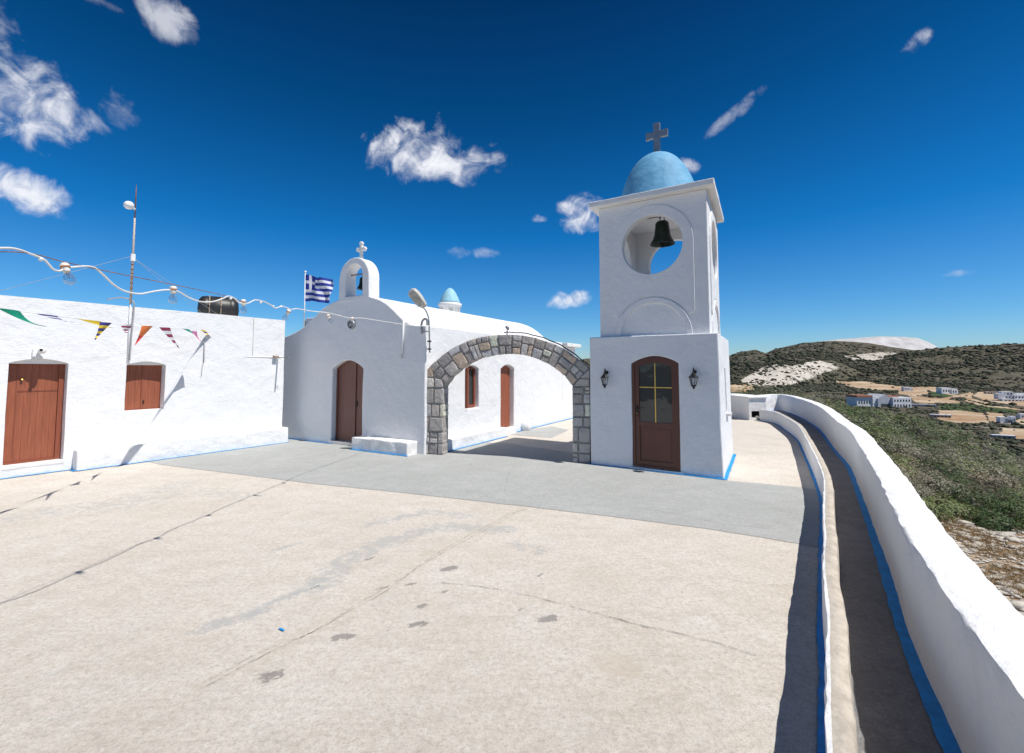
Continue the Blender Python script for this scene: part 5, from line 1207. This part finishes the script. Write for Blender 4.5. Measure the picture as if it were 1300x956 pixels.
far_house('shed', 1195, 530, 22, 5, 'long low shed with pale flat roof on the brown field', [('box', -.5, .5, 0, .3, -.3, .6, 'far_tan'), ('roof', -.53, .53, -.03, .33, .605, .8, 'far_white'), ('win', -.4, .5, 0, 5, .05, .5, 'far_win')], group='low houses in the valley', rz=R(-18))
far_house('shed', 1172, 516.5, 30, 3.4, 'narrow pale greenhouse roof stretching right of the hotel building', [('box', -.5, .5, 0, .12, -.3, .6, 'far_grey'), ('roof', -.51, .51, -.01, .13, .605, .9, 'far_white'), ('win', -.48, .48, 0, 8, .0, .4, 'far_win')], group='low houses in the valley', rz=R(-14))
far_house('shed', 1275, 557, 24, 7, 'low building with whitewashed flat roof nearest to the shrubs at right', [('box', -.5, .5, 0, .3, -.3, .5, 'far_tan'), ('roof', -.52, .52, -.02, .32, .505, .7, 'far_white'), ('win', -.4, .4, 0, 3, .1, .4, 'far_win')], group='low houses in the valley', rz=R(-14))
far_house('flat_roofed_house', 1301, 532, 10, 7, 'small white house cut by the right edge beyond the sandy plot', [('box', -.5, .5, 0, .6, 0, 1, 'far_white'), ('win', -.4, .4, 0, 2, .4, .7, 'far_win')])

# ================================================================== WORLD, SUN, CAMERA
SKY_STR = 0.11
wd_ = bpy.data.worlds.new('World'); scn.world = wd_; wd_.use_nodes = True; nt = wd_.node_tree
for n_ in list(nt.nodes): nt.nodes.remove(n_)
out = nt.nodes.new('ShaderNodeOutputWorld'); bgn = nt.nodes.new('ShaderNodeBackground'); lk(nt, bgn.outputs[0], out.inputs[0]); bgn.inputs[1].default_value = SKY_STR
sky = nt.nodes.new('ShaderNodeTexSky'); sky.sky_type = 'NISHITA'; sky.sun_disc = False; sky.sun_elevation = R(SUN_EL); sky.sun_rotation = R(90-SUN_AZ)
sky.altitude = 200; sky.air_density = 1.0; sky.dust_density = 0.3; sky.ozone_density = 1.6
hsv = nt.nodes.new('ShaderNodeHueSaturation'); hsv.inputs['Saturation'].default_value = 1.12; hsv.inputs['Value'].default_value = 1.0; lk(nt, sky.outputs[0], hsv.inputs['Color'])
tc = nt.nodes.new('ShaderNodeTexCoord'); sx = nt.nodes.new('ShaderNodeSeparateXYZ'); lk(nt, tc.outputs['Generated'], sx.inputs[0])
azn = math_(nt, 'ARCTAN2', sx.outputs[0], sx.outputs[1]); eln = math_(nt, 'ARCSINE', sx.outputs[2])
# deeper blue towards the zenith, as through the polarised lens
dk = nt.nodes.new('ShaderNodeMapRange'); dk.inputs['From Min'].default_value = R(0); dk.inputs['From Max'].default_value = R(45); lk(nt, eln, dk.inputs[0])
tint = ramp(nt, dk.outputs[0], [(0.0, (.56, .74, 1.00)), (.12, (.31, .65, .97)), (.35, (.045, .51, .87)), (.65, (.014, .31, .54)), (1.0, (.01, .13, .27))])
skyc = nt.nodes.new('ShaderNodeVectorMath'); skyc.operation = 'MULTIPLY'; lk(nt, hsv.outputs[0], skyc.inputs[0]); lk(nt, tint, skyc.inputs[1])
nA = noise(nt, 8.0, 9, 0.58, tc.outputs['Generated'], 0.6); nB = noise(nt, 24.0, 7, 0.6, tc.outputs['Generated'], 0.8); nC = noise(nt, 5.0, 5, 0.6, tc.outputs['Generated'])
nn_ = math_(nt, 'ADD', math_(nt, 'MULTIPLY', math_(nt, 'SUBTRACT', nA, .5), 5.4), math_(nt, 'MULTIPLY', math_(nt, 'SUBTRACT', nB, .5), 3.0))
clouds = [  # u, v, half width px, half height px, tilt deg, strength
    (535, 186, 64, 38, -4, 1.0), (598, 208, 50, 26, -8, .9), (735, 272, 32, 24, 0, .95), (686, 277, 12, 7, 0, .6), (595, 321, 36, 8, 0, .5), (719, 380, 24, 12, -8, .9), (872, 210, 17, 9, 20, .8),
    (10, 110, 95, 66, 25, 1.0), (-10, 50, 38, 50, 0, .8), (88, 148, 60, 26, 12, .8), (150, 140, 30, 26, 40, .5), (35, 243, 50, 26, 14, .95), (10, 235, 35, 26, 0, .9), (70, 253, 22, 14, 0, .7),
    (208, 22, 40, 26, 0, .6), (125, 2, 42, 8, 0, .3), (1160, 56, 22, 13, -25, .75), (930, 145, 44, 10, -28, .45), (1222, 346, 32, 5, 0, .3)]
acc = None
def dirpx(u, v): d = Vector(ray(u, v)).normalized(); return math.atan2(d.x, d.y), math.asin(d.z)
for (u, v, a, b, tl, st) in clouds:
    a0, e0 = dirpx(u, v); a1, _ = dirpx(u+a, v); _, e1 = dirpx(u, v-b); ra = abs(a1-a0); rb = abs(e1-e0)
    dx = math_(nt, 'SUBTRACT', azn, a0); dy = math_(nt, 'SUBTRACT', eln, e0); c_, s_ = math.cos(R(-tl)), math.sin(R(-tl))
    xx = math_(nt, 'ADD', math_(nt, 'MULTIPLY', dx, c_/ra), math_(nt, 'MULTIPLY', dy, s_/ra)); yy = math_(nt, 'ADD', math_(nt, 'MULTIPLY', dx, -s_/rb), math_(nt, 'MULTIPLY', dy, c_/rb))
    d2 = math_(nt, 'ADD', math_(nt, 'MULTIPLY', xx, xx), math_(nt, 'MULTIPLY', yy, yy))
    m_ = math_(nt, 'SUBTRACT', 1.0, d2)
    m_ = math_(nt, 'ADD', m_, nn_); mr = nt.nodes.new('ShaderNodeMapRange'); mr.interpolation_type = 'SMOOTHSTEP'; mr.inputs['From Min'].default_value = -.15; mr.inputs['From Max'].default_value = 1.9; mr.inputs['To Max'].default_value = st
    lk(nt, m_, mr.inputs[0]); g2 = math_(nt, 'LESS_THAN', d2, 3.2); f_ = math_(nt, 'MULTIPLY', mr.outputs[0], math_(nt, 'MULTIPLY', g2, 1.0))
    fade = nt.nodes.new('ShaderNodeMapRange'); fade.inputs['From Min'].default_value = 1.0; fade.inputs['From Max'].default_value = 3.1; fade.inputs['To Min'].default_value = 1; fade.inputs['To Max'].default_value = 0; lk(nt, d2, fade.inputs[0])
    f_ = math_(nt, 'MULTIPLY', f_, fade.outputs[0])
    acc = f_ if acc is None else math_(nt, 'MAXIMUM', acc, f_)
cc_ = ramp(nt, nB, [(.36, (4.3, 4.6, 5.6)), (.58, (7.4, 7.5, 7.9))])
fin = mix(nt, acc, skyc.outputs[0], cc_); lk(nt, fin, bgn.inputs[0])

sd_ = bpy.data.lights.new('sun', 'SUN'); sd_.energy = 4.6; sd_.angle = R(0.53); sd_.color = (1.0, 0.965, 0.91)
so = bpy.data.objects.new('sun', sd_); col.objects.link(so); so.rotation_euler = (S).to_track_quat('Z', 'Y').to_euler(); so.location = (0, 0, 30)
cam = bpy.data.cameras.new('camera'); co = bpy.data.objects.new('camera', cam); col.objects.link(co)
co.location = (0, 0, H); co.rotation_euler = (R(90)+PIT, 0, 0); cam.sensor_width = 36; cam.lens = F/1300*36; cam.shift_y = -45/1300; cam.clip_end = 60000; cam.clip_start = 0.05
scn.camera = co
scn.view_settings.view_transform = 'Standard'; scn.view_settings.look = 'None'; scn.view_settings.gamma = 1; scn.view_settings.exposure = 0.20
scn.render.resolution_x = 1024; scn.render.resolution_y = 753
